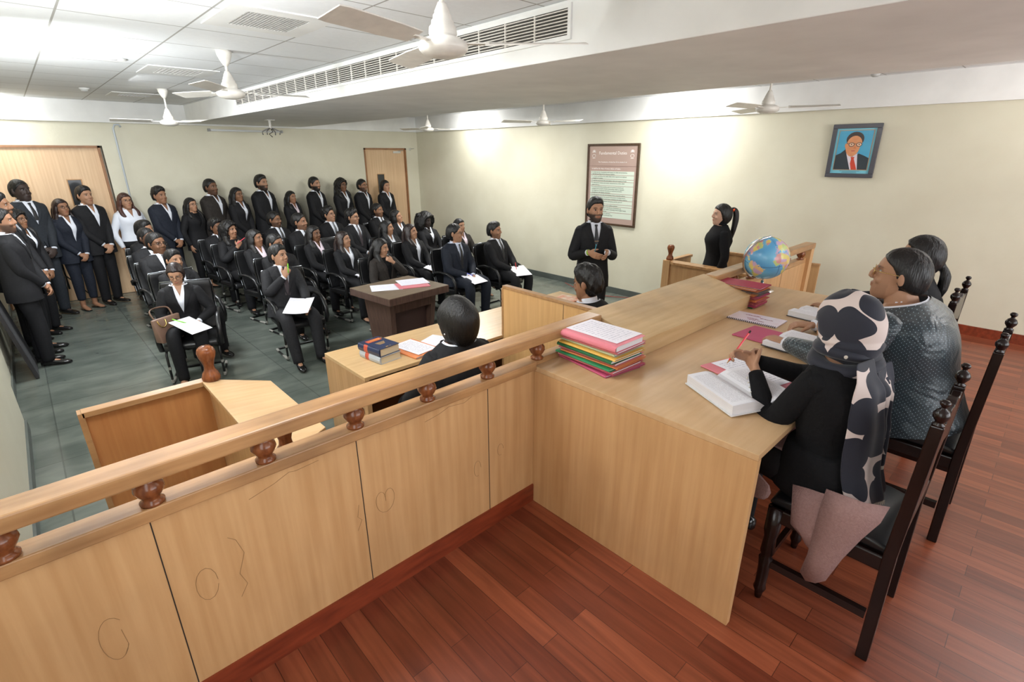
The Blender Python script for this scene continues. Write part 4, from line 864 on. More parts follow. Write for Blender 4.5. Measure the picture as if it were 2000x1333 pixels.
HEADP = [(-.120, .070, .030, .016), (-.112, .084, .006, .034), (-.095, .091, -.018, .048), (-.07, .092, -.045, .058), (-.045, .091, -.066, .065), (-.015, .089, -.088, .070), (.015, .088, -.100, .073), (.045, .089, -.104, .075), (.070, .079, -.096, .068), (.090, .058, -.080, .056), (.105, .034, -.060, .041), (.115, .008, -.036, .022), (.119, -.008, -.020, .008)]
def head_mesh(mb, M, jaw=1.0):
    n = 24; vs = []
    for z, f, b, w in HEADP:
        if z < -.05: w *= jaw
        for i in range(n):
            a = 2*PI*i/n; c, s = math.cos(a), math.sin(a); e = 2/2.25
            x = w*math.copysign(abs(c)**e, c); y = (f+b)/2+(f-b)/2*math.copysign(abs(s)**e, s)
            vs.append((x, y, z))
    loc = MB(); m = len(HEADP); loc.add(vs, [(j*n+i, j*n+(i+1) % n, (j+1)*n+(i+1) % n, (j+1)*n+i) for j in range(m-1) for i in range(n)]+[tuple(range(n))[::-1], tuple(range((m-1)*n, m*n))])
    loc.tube([(0, .080, .040), (0, .092, .018), (0, .104, -.006), (0, .108, -.020), (0, .098, -.030)], [(.008, .006), (.009, .010), (.012, .012), (.015, .010), (.011, .006)], n=8, side=(1, 0, 0))
    for s in (-1, 1):
        loc.ell((s*.011, .098, -.024), (.008, .010, .007), n=8, m=6)
        loc.ell((s*.078, -.014, -.004), (.010, .019, .032), [list(q) for q in Matrix.Rotation(s*-.35, 3, 'Z')], n=10, m=8)
        loc.ell((s*.030, .080, .030), (.024, .012, .007), n=8, m=6)
        loc.ell((s*.036, .070, -.030), (.022, .018, .020), n=8, m=6)
    loc.ell((0, .091, -.051), (.024, .009, .0065), n=10, m=6); loc.ell((0, .090, -.062), (.020, .009, .007), n=10, m=6)
    mb.add([M @ Vector(v) for v in loc.v], loc.f)
def smooth01(x, a, b):
    t = np.clip((x-a)/(b-a), 0, 1); return t*t*(3-2*t)
def remesh(mb, vox, name, iters=2):
    me = mesh_of(mb, name); bm = bmesh.new(); bm.from_mesh(me); bmesh.ops.remove_doubles(bm, verts=bm.verts, dist=1e-5); bmesh.ops.recalc_face_normals(bm, faces=bm.faces); bm.to_mesh(me); bm.free(); o = bpy.data.objects.new('tmp', me); COL.objects.link(o)
    r = o.modifiers.new('r', 'REMESH'); r.mode = 'VOXEL'; r.voxel_size = vox; r.use_smooth_shade = True
    if iters:
        s = o.modifiers.new('s', 'SMOOTH'); s.factor = .5; s.iterations = iters
    dg = bpy.context.evaluated_depsgraph_get(); dg.update()
    out = bpy.data.meshes.new_from_object(o.evaluated_get(dg)); bpy.data.objects.remove(o); bpy.data.meshes.remove(me); out.name = name
    return out
HL = np.array([(-1, -.80), (-.6, -.62), (-.40, -.42), (-.27, .02), (-.05, .20), (.08, .10), (.16, -.08), (.24, .10), (.32, .18), (.50, .26), (.66, .50), (.80, .62), (1, .67)])
HLW = np.array([(-1, -.95), (-.5, -.9), (-.05, -.72), (.1, -.35), (.3, .1), (.5, .36), (.70, .56), (.85, .64), (1, .68)])
def hair_mesh(style, col, sk, seed=0, hres=False):
    rs = np.random.RandomState(seed); mb = MB()
    nu, nv = (56, 40) if hres else (40, 30); long = style in ('long', 'longfront', 'pony', 'lowpony', 'bob', 'curly', 'afro', 'halfup', 'bun')
    tbl = HLW if long else HL
    t_top, t_side = {'short': (.10, .025), 'quiff': (.13, .025), 'fade': (.16, .02), 'curlytop': (.20, .05), 'flat': (.09, .025), 'crop': (.05, .015), 'bald': (.05, .04)}.get(style, (.10, .10))
    if style == 'bob': t_top, t_side = .13, .27
    if style in ('afro',): t_top, t_side = .42, .85
    if style == 'curly': t_top, t_side = .20, .36
    if style in ('long', 'longfront', 'halfup'): t_top, t_side = .085, .13
    vs = []
    ph0 = rs.uniform(0, 6, 6)
    for j in range(nv+1):
        ph = PI*j/nv
        for i in range(nu):
            a = 2*PI*i/nu if 0 < j < nv else 0; d = np.array((math.sin(ph)*math.sin(a), math.sin(ph)*math.cos(a), math.cos(ph)))
            zh = np.interp(d[1], tbl[:, 0], tbl[:, 1])+.03*math.sin(5*a+ph0[0])
            if style == 'bob': zh = np.interp(d[1], [-1, .25, .45, .8, 1], [-1.1, -1.05, -.2, .36, .38])
            if style in ('afro', 'curly'): zh = np.interp(d[1], [-1, .3, .5, .85, 1], [-1.2, -.9, .2, .62, .66])
            if style == 'bald': zh = np.interp(d[1], [-1, -.6, -.2, .05, .15, .4, .7, .85, 1], [-.8, -.66, -.46, -.2, .1, .30, .52, .64, .72])
            m = smooth01(d[2]-zh, -.09, .09)
            t = t_side+(t_top-t_side)*smooth01(d[2], .1, .9)
            if style in ('quiff', 'curlytop'): t += .10*smooth01(d[2], .3, .8)*smooth01(d[1], -.2, .6)
            if not long: t *= .30+.70*float(smooth01(d[2]-zh, .0, .42))
            nz = .014*math.sin(9*a+ph0[1]+6*ph)+.010*math.sin(17*a+ph0[2]-9*ph)
            if style in ('afro', 'curly', 'curlytop'): nz = .05*math.sin(9*a+ph0[1])*math.sin(8*ph+ph0[3])+.05*math.sin(15*a+ph0[2]+5*ph)*math.sin(13*ph)
            if style == 'bob' : nz = .006*math.sin(26*a); 
            w = 1
            r = np.array((.083, .111, .1225)); pq = math.hypot(d[0], d[1]); fb = 1. if pq < 1e-4 else (abs(d[0]/pq)**2.25+abs(d[1]/pq)**2.25)**(-1/2.25); d = d*np.array((fb, fb, 1)); base = d*r+np.array((0, -.010, .002))
            k = .84*(1-m)+m*(1+(t+nz)*(1 if not (style == 'bob' and d[2] > .2) else 1))
            p = d*r*k+np.array((0, -.010, .002))
            if style in ('bob',) and d[2] < 0: p[2] *= 1.05+.10*(1-abs(d[1]))
            if style == 'afro' and d[2] < .2: p[2] -= .05*m; p[0] *= 1.05
            vs.append(p)
    mb.add(vs, [(j*nu+i, (j+1)*nu+i, (j+1)*nu+(i+1) % nu, j*nu+(i+1) % nu) for j in range(nv) for i in range(nu)])
    def lock(pts, rad, n=10): mb.tube(bez(pts, 5), [tuple(np.array(rad[min(int(i/5), len(rad)-2)])*(1-(i/5-min(int(i/5), len(rad)-2)))+np.array(rad[min(int(i/5), len(rad)-2)+1])*(i/5-min(int(i/5), len(rad)-2))) for i in range(5*(len(pts)-1)+1)], n=n, side=(1, 0, 0))
    if style in ('long', 'halfup', 'longfront', 'curly', 'afro'):
        wv = .012 if style != 'curly' else .03
        lock([(0, -.06, .05), (0, -.115, -.04), (0, -.125, -.14), (0, -.14, -.25), (0, -.15, -.34)], [(.07, .04), (.085, .045), (.095, .042), (.095, .035), (.05, .012)])
        if style != 'afro':
            for s in (-1, 1):
                fy = .075 if style in ('longfront', 'curly') else .02
                lock([(s*.066, -.015, .045), (s*.088, -.015, -.03), (s*.094, -.02, -.10), (s*(.105+wv), .01+fy*.6, -.19), (s*(.092-wv), .045+fy*.5, -.28), (s*.085, .045+fy*.5, -.36)], [(.022, .045), (.024, .050), (.028, .050), (.034, .040), (.034, .030), (.012, .010)])
        else:
            for k in range(26):
                a = rs.uniform(0, 2*PI); z = rs.uniform(-.2, .1); rr = .12+.03*rs.rand()
                if math.sin(a) > .3 and z > -.14: continue
                mb.ell((rr*math.cos(a), -.02+rr*math.sin(a), z), (.035, .035, .04), n=8, m=6)
    if style == 'pony':
        lock([(0, -.10, .055), (0, -.145, .07), (0, -.175, .03), (0, -.185, -.06), (0, -.175, -.18), (0, -.160, -.31)], [(.022, .022), (.022, .022), (.038, .034), (.046, .036), (.040, .030), (.016, .012)])
    if style == 'lowpony':
        lock([(0, -.10, -.02), (0, -.125, -.05), (0, -.15, -.11), (0, -.15, -.19), (0, -.14, -.27)], [(.026, .022), (.020, .018), (.036, .030), (.036, .030), (.010, .010)])
    if style == 'bun':
        lock([(0, -.10, -.03), (0, -.13, -.05), (0, -.155, -.07)], [(.024, .024), (.018, .018), (.02, .02)])
        for k in range(14):
            a = rs.uniform(0, 2*PI); mb.ell((.030*math.cos(a), -.165+.018*math.sin(a*1.7), -.10+.035*math.sin(a)), (.026, .024, .026), n=8, m=6)
    return mb
def person(label, x, y, face, h=1.64, pose='stand', z0=HF, sex='m', skin='mid', hair='short', hc='black', jacket='black', shirt='white', tie=None, glasses=None, beard=0,
           yaw=0, pitch=0, roll=0, lean=0, side=0, arms='clasp', build=1., vox=.0068, trouser=None, group=None, seatz=.425, cross=0, headlift=0, shoes='oxford', knee=.0, headtop=None, jopen=.20, wrists=None, hands=None, extra=None, watch=False, legs=True, twist=0):
    """face: heading of the person in degrees, 0 = +y, counter-clockwise; headtop: xy of the head top in the world"""
    k = h/1.648 if pose == 'stand' else None
    if build == 1.: build = 1.13
    le, sd = math.radians(lean), math.radians(side)
    up = unit((math.sin(sd), -math.sin(le), math.cos(le))); 
    if pose == 'sit':
        hz = seatz+.065; k = (h-hz)/(.53*up[2]+.216)
    hipz = .895*k if pose == 'stand' else hz
    rtv = unit(np.cross((0, 1, 0), up)); fw = np.cross(up, rtv)
    if twist:
        a = math.radians(twist); rtv, fw = rtv*math.cos(a)+fw*math.sin(a), fw*math.cos(a)-rtv*math.sin(a)
    hip = np.array((0, 0, hipz)); f_ = sex == 'f'
    def T(a, b, s): return hip+rtv*a+fw*b+up*s      # torso space to local
    nb = T(0, -.012*k, .53*k)
    hu = unit(up*.35+np.array((0, 0, 1.))*.65); hcn = nb+hu*(.101+headlift)*k+np.array((0, .018, 0))*k
    HM = Matrix.Translation(hcn) @ Matrix.Rotation(math.radians(yaw), 4, 'Z') @ Matrix.Rotation(math.radians(pitch), 4, 'X') @ Matrix.Rotation(math.radians(roll), 4, 'Y') @ Matrix.Scale(k*(.97 if f_ else 1.0), 4)
    rz = math.radians(face); htl = HM @ Vector((0, 0, .12))
    if headtop is not None:
        c, s = math.cos(rz), math.sin(rz); x = headtop[0]-(c*htl.x-s*htl.y); y = headtop[1]-(s*htl.x+c*htl.y)
    root = thing('person', label, 'person', (x, y, z0), rz, group)
    # ---- arms
    shw = (.160 if not f_ else .146)*k*build**.75; S = {1: T(shw, -.005, .440*k), -1: T(-shw, -.005, .440*k)}
    l1, l2 = .285*k, .245*k; hk = k*(.98 if not f_ else .9)
    A = {}; cfg = {}; jopen += .05
    if arms == 'clasp':
        A = {1: T(.045*k, .165*k, -.02*k), -1: T(-.05*k, .185*k, -.035*k)} if pose == 'stand' else {1: hip+np.array((.05, .25, .10))*k, -1: hip+np.array((-.05, .27, .10))*k}
        cfg = {1: ((-.75, .25, -.6), (0, -1, .0), .5), -1: ((.75, .2, -.6), (0, -1, 0), .45)}
        if pose == 'sit': cfg = {1: ((-.6, .7, -.25), (0, -.2, -1), .6), -1: ((.6, .7, -.25), (0, -.2, -1), .6)}
    elif arms == 'hips': A = {1: hip+np.array((.13, .30, .11))*k, -1: hip+np.array((-.13, .30, .11))*k}; cfg = {s: ((-.25*s, .95, -.1), (0, 0, -1), .25) for s in (1, -1)}
    elif arms == 'down': A = {s: T(s*.20*k, .03*k, -.06*k) for s in (1, -1)}; cfg = {s: ((0, .1, -1), (-s, 0, 0), .3) for s in (1, -1)}
    elif arms == 'write': A = {1: hip+np.array((.06, .27, .125))*k, -1: hip+np.array((-.14, .26, .12))*k}; cfg = {1: ((-.55, .8, -.15), (-.3, -.1, -.9), .85), -1: ((.5, .85, 0), (0, 0, -1), .25)}
    elif arms == 'chin': A = {1: T(.055*k, .215*k, .36*k), -1: hip+np.array((-.13, .30, .11))*k}; cfg = {1: ((-.35, .05, .9), (-.5, -.8, .1), .95), -1: ((.3, .9, -.25), (0, 0, -1), .5)}
    elif arms == 'neck': A = {1: hip+np.array((.12, .22, .12))*k, -1: T(-.05*k, .18*k, .40*k)}; cfg = {1: ((-.6, .8, 0), (0, 0, -1), .3), -1: ((.7, -.3, .45), (0, -1, -.3), .8)}
    elif arms == 'speak': A = {1: T(.12*k, .24*k, .24*k), -1: T(-.08*k, .26*k, .24*k)}; cfg = {1: ((-.75, .45, -.5), (-.5, -.6, .1), .2), -1: ((.30, .8, -.5), (.9, -.2, .15), .22)}
    if wrists: A = {q: np.array(w, float) for q, w in wrists.items()}
    if extra and 'ww' in extra:
        cz, sz_ = math.cos(rz), math.sin(rz)
        for q, w in extra['ww'].items(): dx, dy = w[0]-x, w[1]-y; A[q] = np.array((cz*dx+sz_*dy, -sz_*dx+cz*dy, w[2]-z0))
    if hands: cfg = hands
    EL = {}
    for s in (1, -1):
        pole = np.array((s*.85, -.35, -.65)) if arms not in ('clasp', 'speak') else np.array((s*(1.0 if arms == 'clasp' else .45), -.6, -.5))
        if extra and 'pole' in extra: pole = np.array(extra['pole'][s])
        EL[s], A[s] = ik(S[s], A[s], l1, l2, pole)
    # ---- legs
    hw = .085*k; J = {}
    for s in (1, -1):
        h0 = hip+np.array((s*hw, 0, 0))
        if pose == 'stand':
            kn = np.array((s*.085*k+0*s, .02*k, .475*k)); an = np.array((s*.085*k, -.015*k, .075*k)); h0 = h0-np.array((0, 0, .03*k))
            if knee: kn = kn+np.array((0, knee*s*.1, 0)); an = an+np.array((0, knee*s*.2, 0))
        else:
            kn = h0+np.array((s*.045*k+.02*s*(not f_), .415*k, .025)); an = np.array((kn[0]-s*.01, kn[1]-.02+.0, .078)); kn[2] = max(kn[2], hz+.0)
            L = np.linalg.norm(kn-an)
            if cross == 1 and s == 1:      # right leg over left
                kn = h0+np.array((-.05*k, .41*k, .085)); an = kn+np.array((-.13, .10, -.33))*k
            elif cross == 2:               # ankles crossed and tucked in
                an = np.array((-s*.02, kn[1]-.06-.03*s, .08))
            elif cross == 3:
                an = np.array((kn[0]-s*.02, kn[1]+.10, .075))
        J[s] = (h0, kn, an)
    # ---- body: one continuous surface
    B = MB(); head_mesh(B, HM, jaw=.90 if f_ else 1.0)
    nr = (.047 if f_ else .054)*k*build**.3
    B.tube([T(0, -.01*k, .46*k), nb+up*.02*k, hcn+np.array(HM.to_3x3() @ Vector((0, -.022, -.075)))], [nr*1.2, nr, nr*.95], n=14)
    bw = build; tb = build*(.86 if f_ else 1)
    B.tube([T(0, 0, s*k) for s in (-.06, .02, .15, .30, .42, .47, .52)], [(.13*k*tb, .09*k*tb), (.14*k*tb, .095*k*tb), (.12*k*tb, .085*k*tb), (.135*k*tb, .088*k*tb), (.145*k*tb, .078*k*tb), (.12*k*tb, .058*k*tb), (.055*k, .046*k)], n=20, side=rtv, ex=2.3)
    for s in (1, -1):
        P, R = limb(S[s]*.9+T(0, -.005, .440*k)*.1, EL[s], A[s], .034*k, .034*k, .026*k); B.tube(P, R, n=10)
        fd, pn, cu = cfg[s][:3]; ix = cfg[s][3] if len(cfg[s]) > 3 else None
        fdir = unit(np.array(fd, float)*.85+unit(A[s]-EL[s])*.35)
        hand(B, A[s]+unit(A[s]-EL[s])*.018*k, fdir, pn, s, cu, hk, index=ix)
        h0, kn, an = J[s]; P, R = limb(h0, kn, an, .068*k, .045*k, .034*k); B.tube(P, R, n=10)
        fdv = np.array((s*.12, 1, 0)) if pose == 'stand' or cross != 1 or s == -1 else np.array((-.3, .8, -.5))
        fdv = unit(fdv); B.tube([an-fdv*.03*k, an+fdv*.03*k-np.array((0, 0, .03*k)), an+fdv*.12*k-np.array((0, 0, .052*k)), an+fdv*.16*k-np.array((0, 0, .055*k))], [(.030*k, .035*k), (.034*k, .034*k), (.038*k, .018*k), (.022*k, .010*k)], n=10, side=np.cross(fdv, (0, 0, 1)))
        J[s] = (h0, kn, an, fdv)
    me = remesh(B, vox, 'body', 2); n = len(me.vertices); co = np.empty(n*3); me.vertices.foreach_get('co', co); co = co.reshape(-1, 3)
    Mi = np.array(HM.inverted()); hl = co @ Mi[:3, :3].T+Mi[:3, 3]
    nearh = (np.abs(hl[:, 0]) < .12) & (np.abs(hl[:, 1]) < .14) & (np.abs(hl[:, 2]) < .16)
    X, Y, Z = hl.T; front = nearh & (Y > .03)
    for s in (-1, 1):       # eye sockets
        g = np.exp(-(((X-s*.031)/.017)**2+((Z-.013)/.012)**2))*front; co -= (np.array(HM.to_3x3() @ Vector((0, 1, 0)))[None]*(.008*g)[:, None])
    me.vertices.foreach_set('co', co.ravel())
    sk = np.array(SK[skin]); c = np.tile(sk, (n, 1)); hcol = np.array((.015, .012, .011))
    def mixin(w, col): nonlocal c; c = c*(1-w[:, None])+np.array(col)*w[:, None]
    soft = lambda v, e, s: 1/(1+np.exp(np.clip((v-e)/s, -30, 30)))
    lips = soft(((X/.021)**2+((Z+.056)/.0085)**2)**.5, 1, .12)*front*(Y > .07)
    if beard:
        jl = soft(Z, -.028+.0*Z, .004)*nearh*soft(-Y, -.0+.015, .006)*(soft(-np.abs(X), -.030, .004)*1+soft(Z, -.066, .004)*soft(np.abs(X), .035, .003)+soft(np.abs(Z+.038), .006, .0015)*soft(np.abs(X), .032, .003)*(Y > .06)).clip(0, 1)
        mixin(jl*beard, hcol)
    elif not f_: mixin(soft(Z, -.04, .008)*front*.18, hcol)
    mixin(lips*.8, sk*np.array((.85, .45, .48)) if f_ else sk*np.array((.72, .5, .5)))
    for s in (-1, 1):
        bro = soft(((((X-s*.032)/.019)**2+((Z-.033+.06*np.abs(np.abs(X)-.03))/.0042)**2)**.5), 1, .15)*front; mixin(bro*.85, hcol)
        mixin(soft((((X-s*.031)/.018)**2+((Z-.014)/.010)**2)**.5, 1, .2)*front*.35, sk*.4)
    at = me.color_attributes.new('Col', 'FLOAT_COLOR', 'POINT'); at.data.foreach_set('color', np.c_[c, np.ones(n)].ravel().astype(np.float32))
    obj('body', me, SKIN, root, smooth=True, world=False)
    # eyes
    E = MB(); cc = []
    for s in (-1, 1):
        E.ell((s*.0305, .0735, .0125), (.0125, .0080, .0060), n=24, m=16)
    E2 = np.array(E.v); r = np.hypot(np.abs(E2[:, 0])-.031, (E2[:, 2]-.0125)); dark = (r < .0068) & (E2[:, 1] > .078)
    col = np.where(dark[:, None], (.012, .008, .006), np.array((.42, .39, .37)))
    eme = mesh_of(E, 'eyes'); eme.transform(HM); at = eme.color_attributes.new('Col', 'FLOAT_COLOR', 'POINT'); at.data.foreach_set('color', np.c_[col, np.ones(len(col))].ravel().astype(np.float32))
    obj('eyes', eme, EYEM, root, smooth=True, world=False)
    if hair:
        hm = hair_mesh(hair, hc, sk, len(label)*7, vox < .006); hme = remesh(hm, .0055, 'hair', 1); hme.transform(HM); obj('hair', hme, HAIRM[hc], root, smooth=True, world=False)
    if glasses:
        G = MB()
        for s in (-1, 1):
            G.tube([(s*.033+.023*math.cos(a), .102-.010*abs(math.cos(a))*0-.004, .010+.018*math.sin(a)) for a in np.linspace(0, 2*PI, 18)[:-1]], .0020 if glasses != 'thin' else .0014, n=6, closed=True)
            G.tube([(s*.056, .097, .014), (s*.074, .07, .014), (s*.079, 0, .010), (s*.079, -.02, -.005)], .0018, n=5)
        G.tube([(-.010, .100, .014), (0, .106, .016), (.010, .100, .014)], .0018, n=5)
        gme = mesh_of(G, 'glasses'); gme.transform(HM); obj('glasses', gme, GLASSG if glasses == 'gold' else GLASSM, root, smooth=True, world=False)
    # ---- clothes
    hem = -.16 if pose == 'stand' else -.06
    prof = [(hem, .183, .128), (-.06, .180, .125), (0, .172, .12), (.10, .160, .112), (.20, .158, .110), (.30, .172, .115), (.38, .182, .112), (.43, .180, .100), (.465, .160, .086), (.490, .125, .074), (.508, .092, .066), (.522, .070, .060)]
    if f_: prof = [(hem, .172, .122), (-.06, .172, .120), (0, .160, .112), (.10, .138, .098), (.18, .130, .092), (.26, .142, .105), (.33, .152, .126), (.38, .158, .116), (.43, .158, .092), (.465, .142, .078), (.490, .112, .068), (.508, .084, .062), (.522, .064, .056)]
    sA = np.array([p[0] for p in prof]); aA = np.array([p[1] for p in prof])*bw; bA = np.array([p[2] for p in prof])*bw**1.15
    def shell(s, th, grow=0.):
        a = np.interp(s, sA, aA)*k+grow; b = np.interp(s, sA, bA)*k+grow
        e = 2/2.5; sn, cs = math.sin(th), math.cos(th)
        bend = -.012*k*math.sin(max(0, min(1, s/.5))*PI) if pose == 'sit' else 0
        return T(a*math.copysign(abs(sn)**e, sn), b*math.copysign(abs(cs)**e, cs)+bend-.008*k*(s > .4), s*k)
    def grid(rows, cols, fn, closed=False, thick=0):
        vs = [fn(i, j) for j in range(rows) for i in range(cols)]
        fs = [(j*cols+i, j*cols+(i+1) % cols, (j+1)*cols+(i+1) % cols, (j+1)*cols+i) for j in range(rows-1) for i in range(cols if closed else cols-1)]
        return vs, fs
    smax = .512
    def sleeve(mb, grow=0., cuff=0):
        for s in (1, -1):
            P, R = limb(T(s*(shw-.03*k), -.005, .448*k), EL[s], A[s]-unit(A[s]-EL[s])*(.005+cuff)*k, .066*k*bw**.5, .050*k*bw**.5, .036*k); R[0] *= .8
            mb.tube(P, [q+grow for q in R], n=14); mb.ell(S[s]+(S[s]-T(0, -.005, .44*k))*-.08-np.array((0, 0, .010*k)), (.050*k*bw**.5+grow, .056*k*bw**.5+grow, .050*k+grow), n=14, m=9)
    if jacket:
        J_ = MB(); rows = 26; cols = 41; sv = jopen
        ss = list(np.linspace(hem, smax, rows))
        def vw(s):
            if s <= sv: return .0 if s > .05 or pose == 'sit' else (.05-s)*.28*k
            t = (s-sv)/(smax-sv); return (.060*t**.9 if t < .75 else .060*.75**.9+(t-.75)*.02)*k*(1.15 if jopen < .12 else 1)
        def thv(s, extra=0):
            a = np.interp(s, sA, aA)*k; w = min(vw(s)+extra, a*.98); return math.asin((w/a)**(2.5/2))
        def jf(i, j):
            s = ss[j]; t0 = thv(s)+.0; th = t0+(2*PI-2*t0)*i/(cols-1); q = shell(s, th, .004)
            return q
        vs, fs = grid(rows, cols, jf); J_.add(vs, fs)
        # lapels
        for sg in (1, -1):
            lr = 12; sl = np.linspace(sv-.005, smax-.004, lr)
            def lf(i, j):
                s = sl[j]; t = j/(lr-1); lw = (.006+.052*math.sin(min(1, t*1.25)*PI/2))*k*(0.55 if t > .86 else 1)*(1.12 if .68 < t < .84 else 1)
                th = thv(s, lw*i/3); g = (.006, .012, .011, .006)[i]
                return shell(s, sg*th, g)
            v, f = grid(lr, 4, lf); J_.add(v, f)
        sleeve(J_, .002)
        if pose == 'sit':   # skirt of the jacket over the lap
            J_.tube([T(0, .0, -.045*k), T(0, .02, .06*k)], [(.178*k*bw, .13*k*bw), (.165*k*bw, .118*k*bw)], n=24, side=rtv, ex=2.4)
        obj('jacket', J_, CLOTH[jacket], root, smooth=True, world=False)
    if shirt:
        Sh = MB(); g = -.004 if jacket else .004; top = smax+.004
        ss2 = list(np.linspace(jopen-.04 if jacket else (-.05 if shirt == 'blacktop' else .035), top if shirt != 'blacktop' or extra and extra.get('turtle') else .49, 20))
        vt = .40 if (not tie and shirt != 'blacktop') else 9
        def sf(i, j):
            s = ss2[j]; w = (max(0, (s-vt)/(.516-vt))*.040*k if vt < 1 else 0); a_ = np.interp(s, sA, aA)*k; t0 = math.asin(min(.9, (w/a_)**1.25)) if w > 0 else 0
            return shell(s, t0+(2*PI-2*t0)*i/36, g)
        vs, fs = grid(20, 37, sf, False); Sh.add(vs, fs)
        if not jacket: sleeve(Sh, -.006)
        elif sex == 'm' or True:
            for s in (1, -1):   # cuffs
                if shirt != 'blacktop':
                    d = unit(A[s]-EL[s]); Sh.tube([A[s]-d*.03*k, A[s]+d*.012*k], [.033*k, .031*k], n=12)
        if shirt != 'blacktop':     # folded collar
            if True:
                for sg in (1, -1):
                    pts = []
                    for i in range(9):
                        th = PI-(PI-.25)*i/8
                        for sv_, g2 in ((.545, -.012*k), (.512, .006)):
                            a = (.064 if f_ else .066)*k+g2*.5; b = .060*k+g2*.5
                            drop = .030*k*max(0, (i-5)/3) if sv_ == .512 else 0.0
                            lowf = .028*k*(i/8)**2
                            pts.append(T(sg*a*math.sin(th)*(1+.25*(i/8)**3*(sv_ == .512)), b*math.cos(th)-.012*k+.010*k*(i/8)*(sv_ == .512), sv_*k-lowf-drop))
                    Sh.add(pts, [(2*i, 2*i+1, 2*i+3, 2*i+2) for i in range(8)])
        elif extra and extra.get('turtle'):
            Sh.tube([T(0, -.012*k, .50*k), T(0, -.012*k, .53*k), nb+hu*.045*k], [(.068*k, .062*k), (.060*k, .058*k), (.055*k, .055*k)], n=20, side=rtv)
        obj('shirt' if shirt != 'blacktop' else 'top', Sh, SHIRTM[shirt], root, smooth=True, world=False)
    if tie:
        Tm = MB(); rows = [(.498, .014, .012), (.488, .017, .013), (.474, .010, .010), (.40, .018, .006), (.30, .024, .006), (.22, .028, .005), (.17, .030, .004)]
        vs = []
        for s, w, g2 in [q for q in rows if q[0] > jopen-.01]:
            c0 = shell(s, 0, g2+.001); 
            vs += [c0-rtv*w*k, c0+fw*.004, c0+rtv*w*k]
        Tm.add(vs, [(3*j+i, 3*j+i+1, 3*j+i+4, 3*j+i+3) for j in range(len(vs)//3-1) for i in (0, 1)])
        obj('tie', Tm, mat('tie_'+tie, srgb(*{'black': (26, 26, 30), 'grey': (70, 74, 80), 'plum': (52, 42, 48)}[tie]), .5), root, smooth=True, world=False)
        if extra and extra.get('clip'): 
            c0 = shell(.335, 0, .012); obj('tie_clip', MB().box(c0, (.045, .006, .006)), CHROME, root, world=False)
    # trousers
    Tr = MB()
    Tr.tube([hip+np.array((0, 0, z*k)) for z in (-.10, -.06, 0, .06*(1 if jacket else .6), .10*(1 if jacket else .55))], [(.10*k*bw, .08*k*bw), (.160*k*bw, .108*k*bw), (.168*k*bw, .115*k*bw), (.150*k*bw, .105*k*bw), (.142*k*bw, .098*k*bw)], n=20, side=(1, 0, 0), ex=2.3)
    capri = extra and extra.get('capri')
    for s in (1, -1):
        h0, kn, an, fdv = J[s]
        end = an+(kn-an)*.22 if capri else an-np.array((0, 0, .015*k)); w = (.050 if capri else .056)*k
        P, R = limb(h0, kn, end, .086*k*bw**.6, .067*k*bw**.3, w); 
        if pose == 'sit': P = [p for p in P]
        Tr.tube(P, R, n=14)
    obj('trousers', Tr, CLOTH[trouser or jacket or 'black'], root, smooth=True, world=False)
    for s in (1, -1):
        h0, kn, an, fdv = J[s]; Sm = MB(); rt = np.cross(fdv, (0, 0, 1)); dn = np.cross(rt, fdv); dn = np.array((0, 0, -1.))
        hh = .07*k; base = an+dn*hh
        if cross == 1 and s == 1 and pose == 'sit': dn = unit(np.cross(fdv, rt)); dn = dn if dn[2] < 0 else -dn; base = an+dn*hh
        up_ = -dn
        pr = [(-.075, .018, .030), (-.068, .030, .062), (-.03, .034, .078), (.02, .036, .074), (.06, .040, .052), (.11, .043, .040), (.15, .038, .034), (.178, .024, .026), (.19, .008, .018)]
        vs = []; nn = 12
        for yy, w, ht in pr:
            for i in range(nn):
                a = 2*PI*i/nn; cx, sz = math.cos(a), math.sin(a); e = .75
                vs.append(base+rt*w*k*math.copysign(abs(cx)**e, cx)+fdv*yy*k+up_*(.004+(ht*(.5+.5*math.copysign(abs(sz)**e, sz))))*k)
        m = len(pr); Sm.add(vs, [(j*nn+i, j*nn+(i+1) % nn, (j+1)*nn+(i+1) % nn, (j+1)*nn+i) for j in range(m-1) for i in range(nn)]+[tuple(range(nn)), tuple(range((m-1)*nn, m*nn))[::-1]])
        if shoes == 'flat':     # low cut shoe: keep only the low part
            Sm.v = [tuple(base+(np.array(v)-base)-up_*max(0, ((np.array(v)-base)@up_)-.028*k)) for v in Sm.v]
        if shoes == 'sandal':
            Sm = MB().prism([(0, 0)], 'x', 0, 1) if False else MB()
            Sm.tube([base-fdv*.07*k+up_*.006, base+fdv*.05*k+up_*.006, base+fdv*.17*k+up_*.006], [(.026*k, .006), (.034*k, .006), (.026*k, .006)], n=10, side=rt)
            Sm.tube([base+rt*.036*k+fdv*.06*k+up_*.01, base+fdv*.10*k+up_*.035, base-rt*.036*k+fdv*.06*k+up_*.01], .004, n=6)
        obj('shoe', Sm, SHOEM, root, smooth=True, world=False)
    if watch:
        s = watch; d = unit(A[s]-EL[s]); obj('wristwatch', MB().tube([A[s]-d*.006, A[s]+d*.012], [.035*k, .034*k], n=14), CHROME, root, smooth=True, world=False)

    info = dict(root=root, k=k, A=A, EL=EL, S=S, HM=HM, hip=hip, T=T, J=J, shell=shell, grid=grid)
    return info
def wl(info, p):
    """a point in the person's own frame, in world coordinates"""
    return root_matrix(info['root']) @ Vector(p)
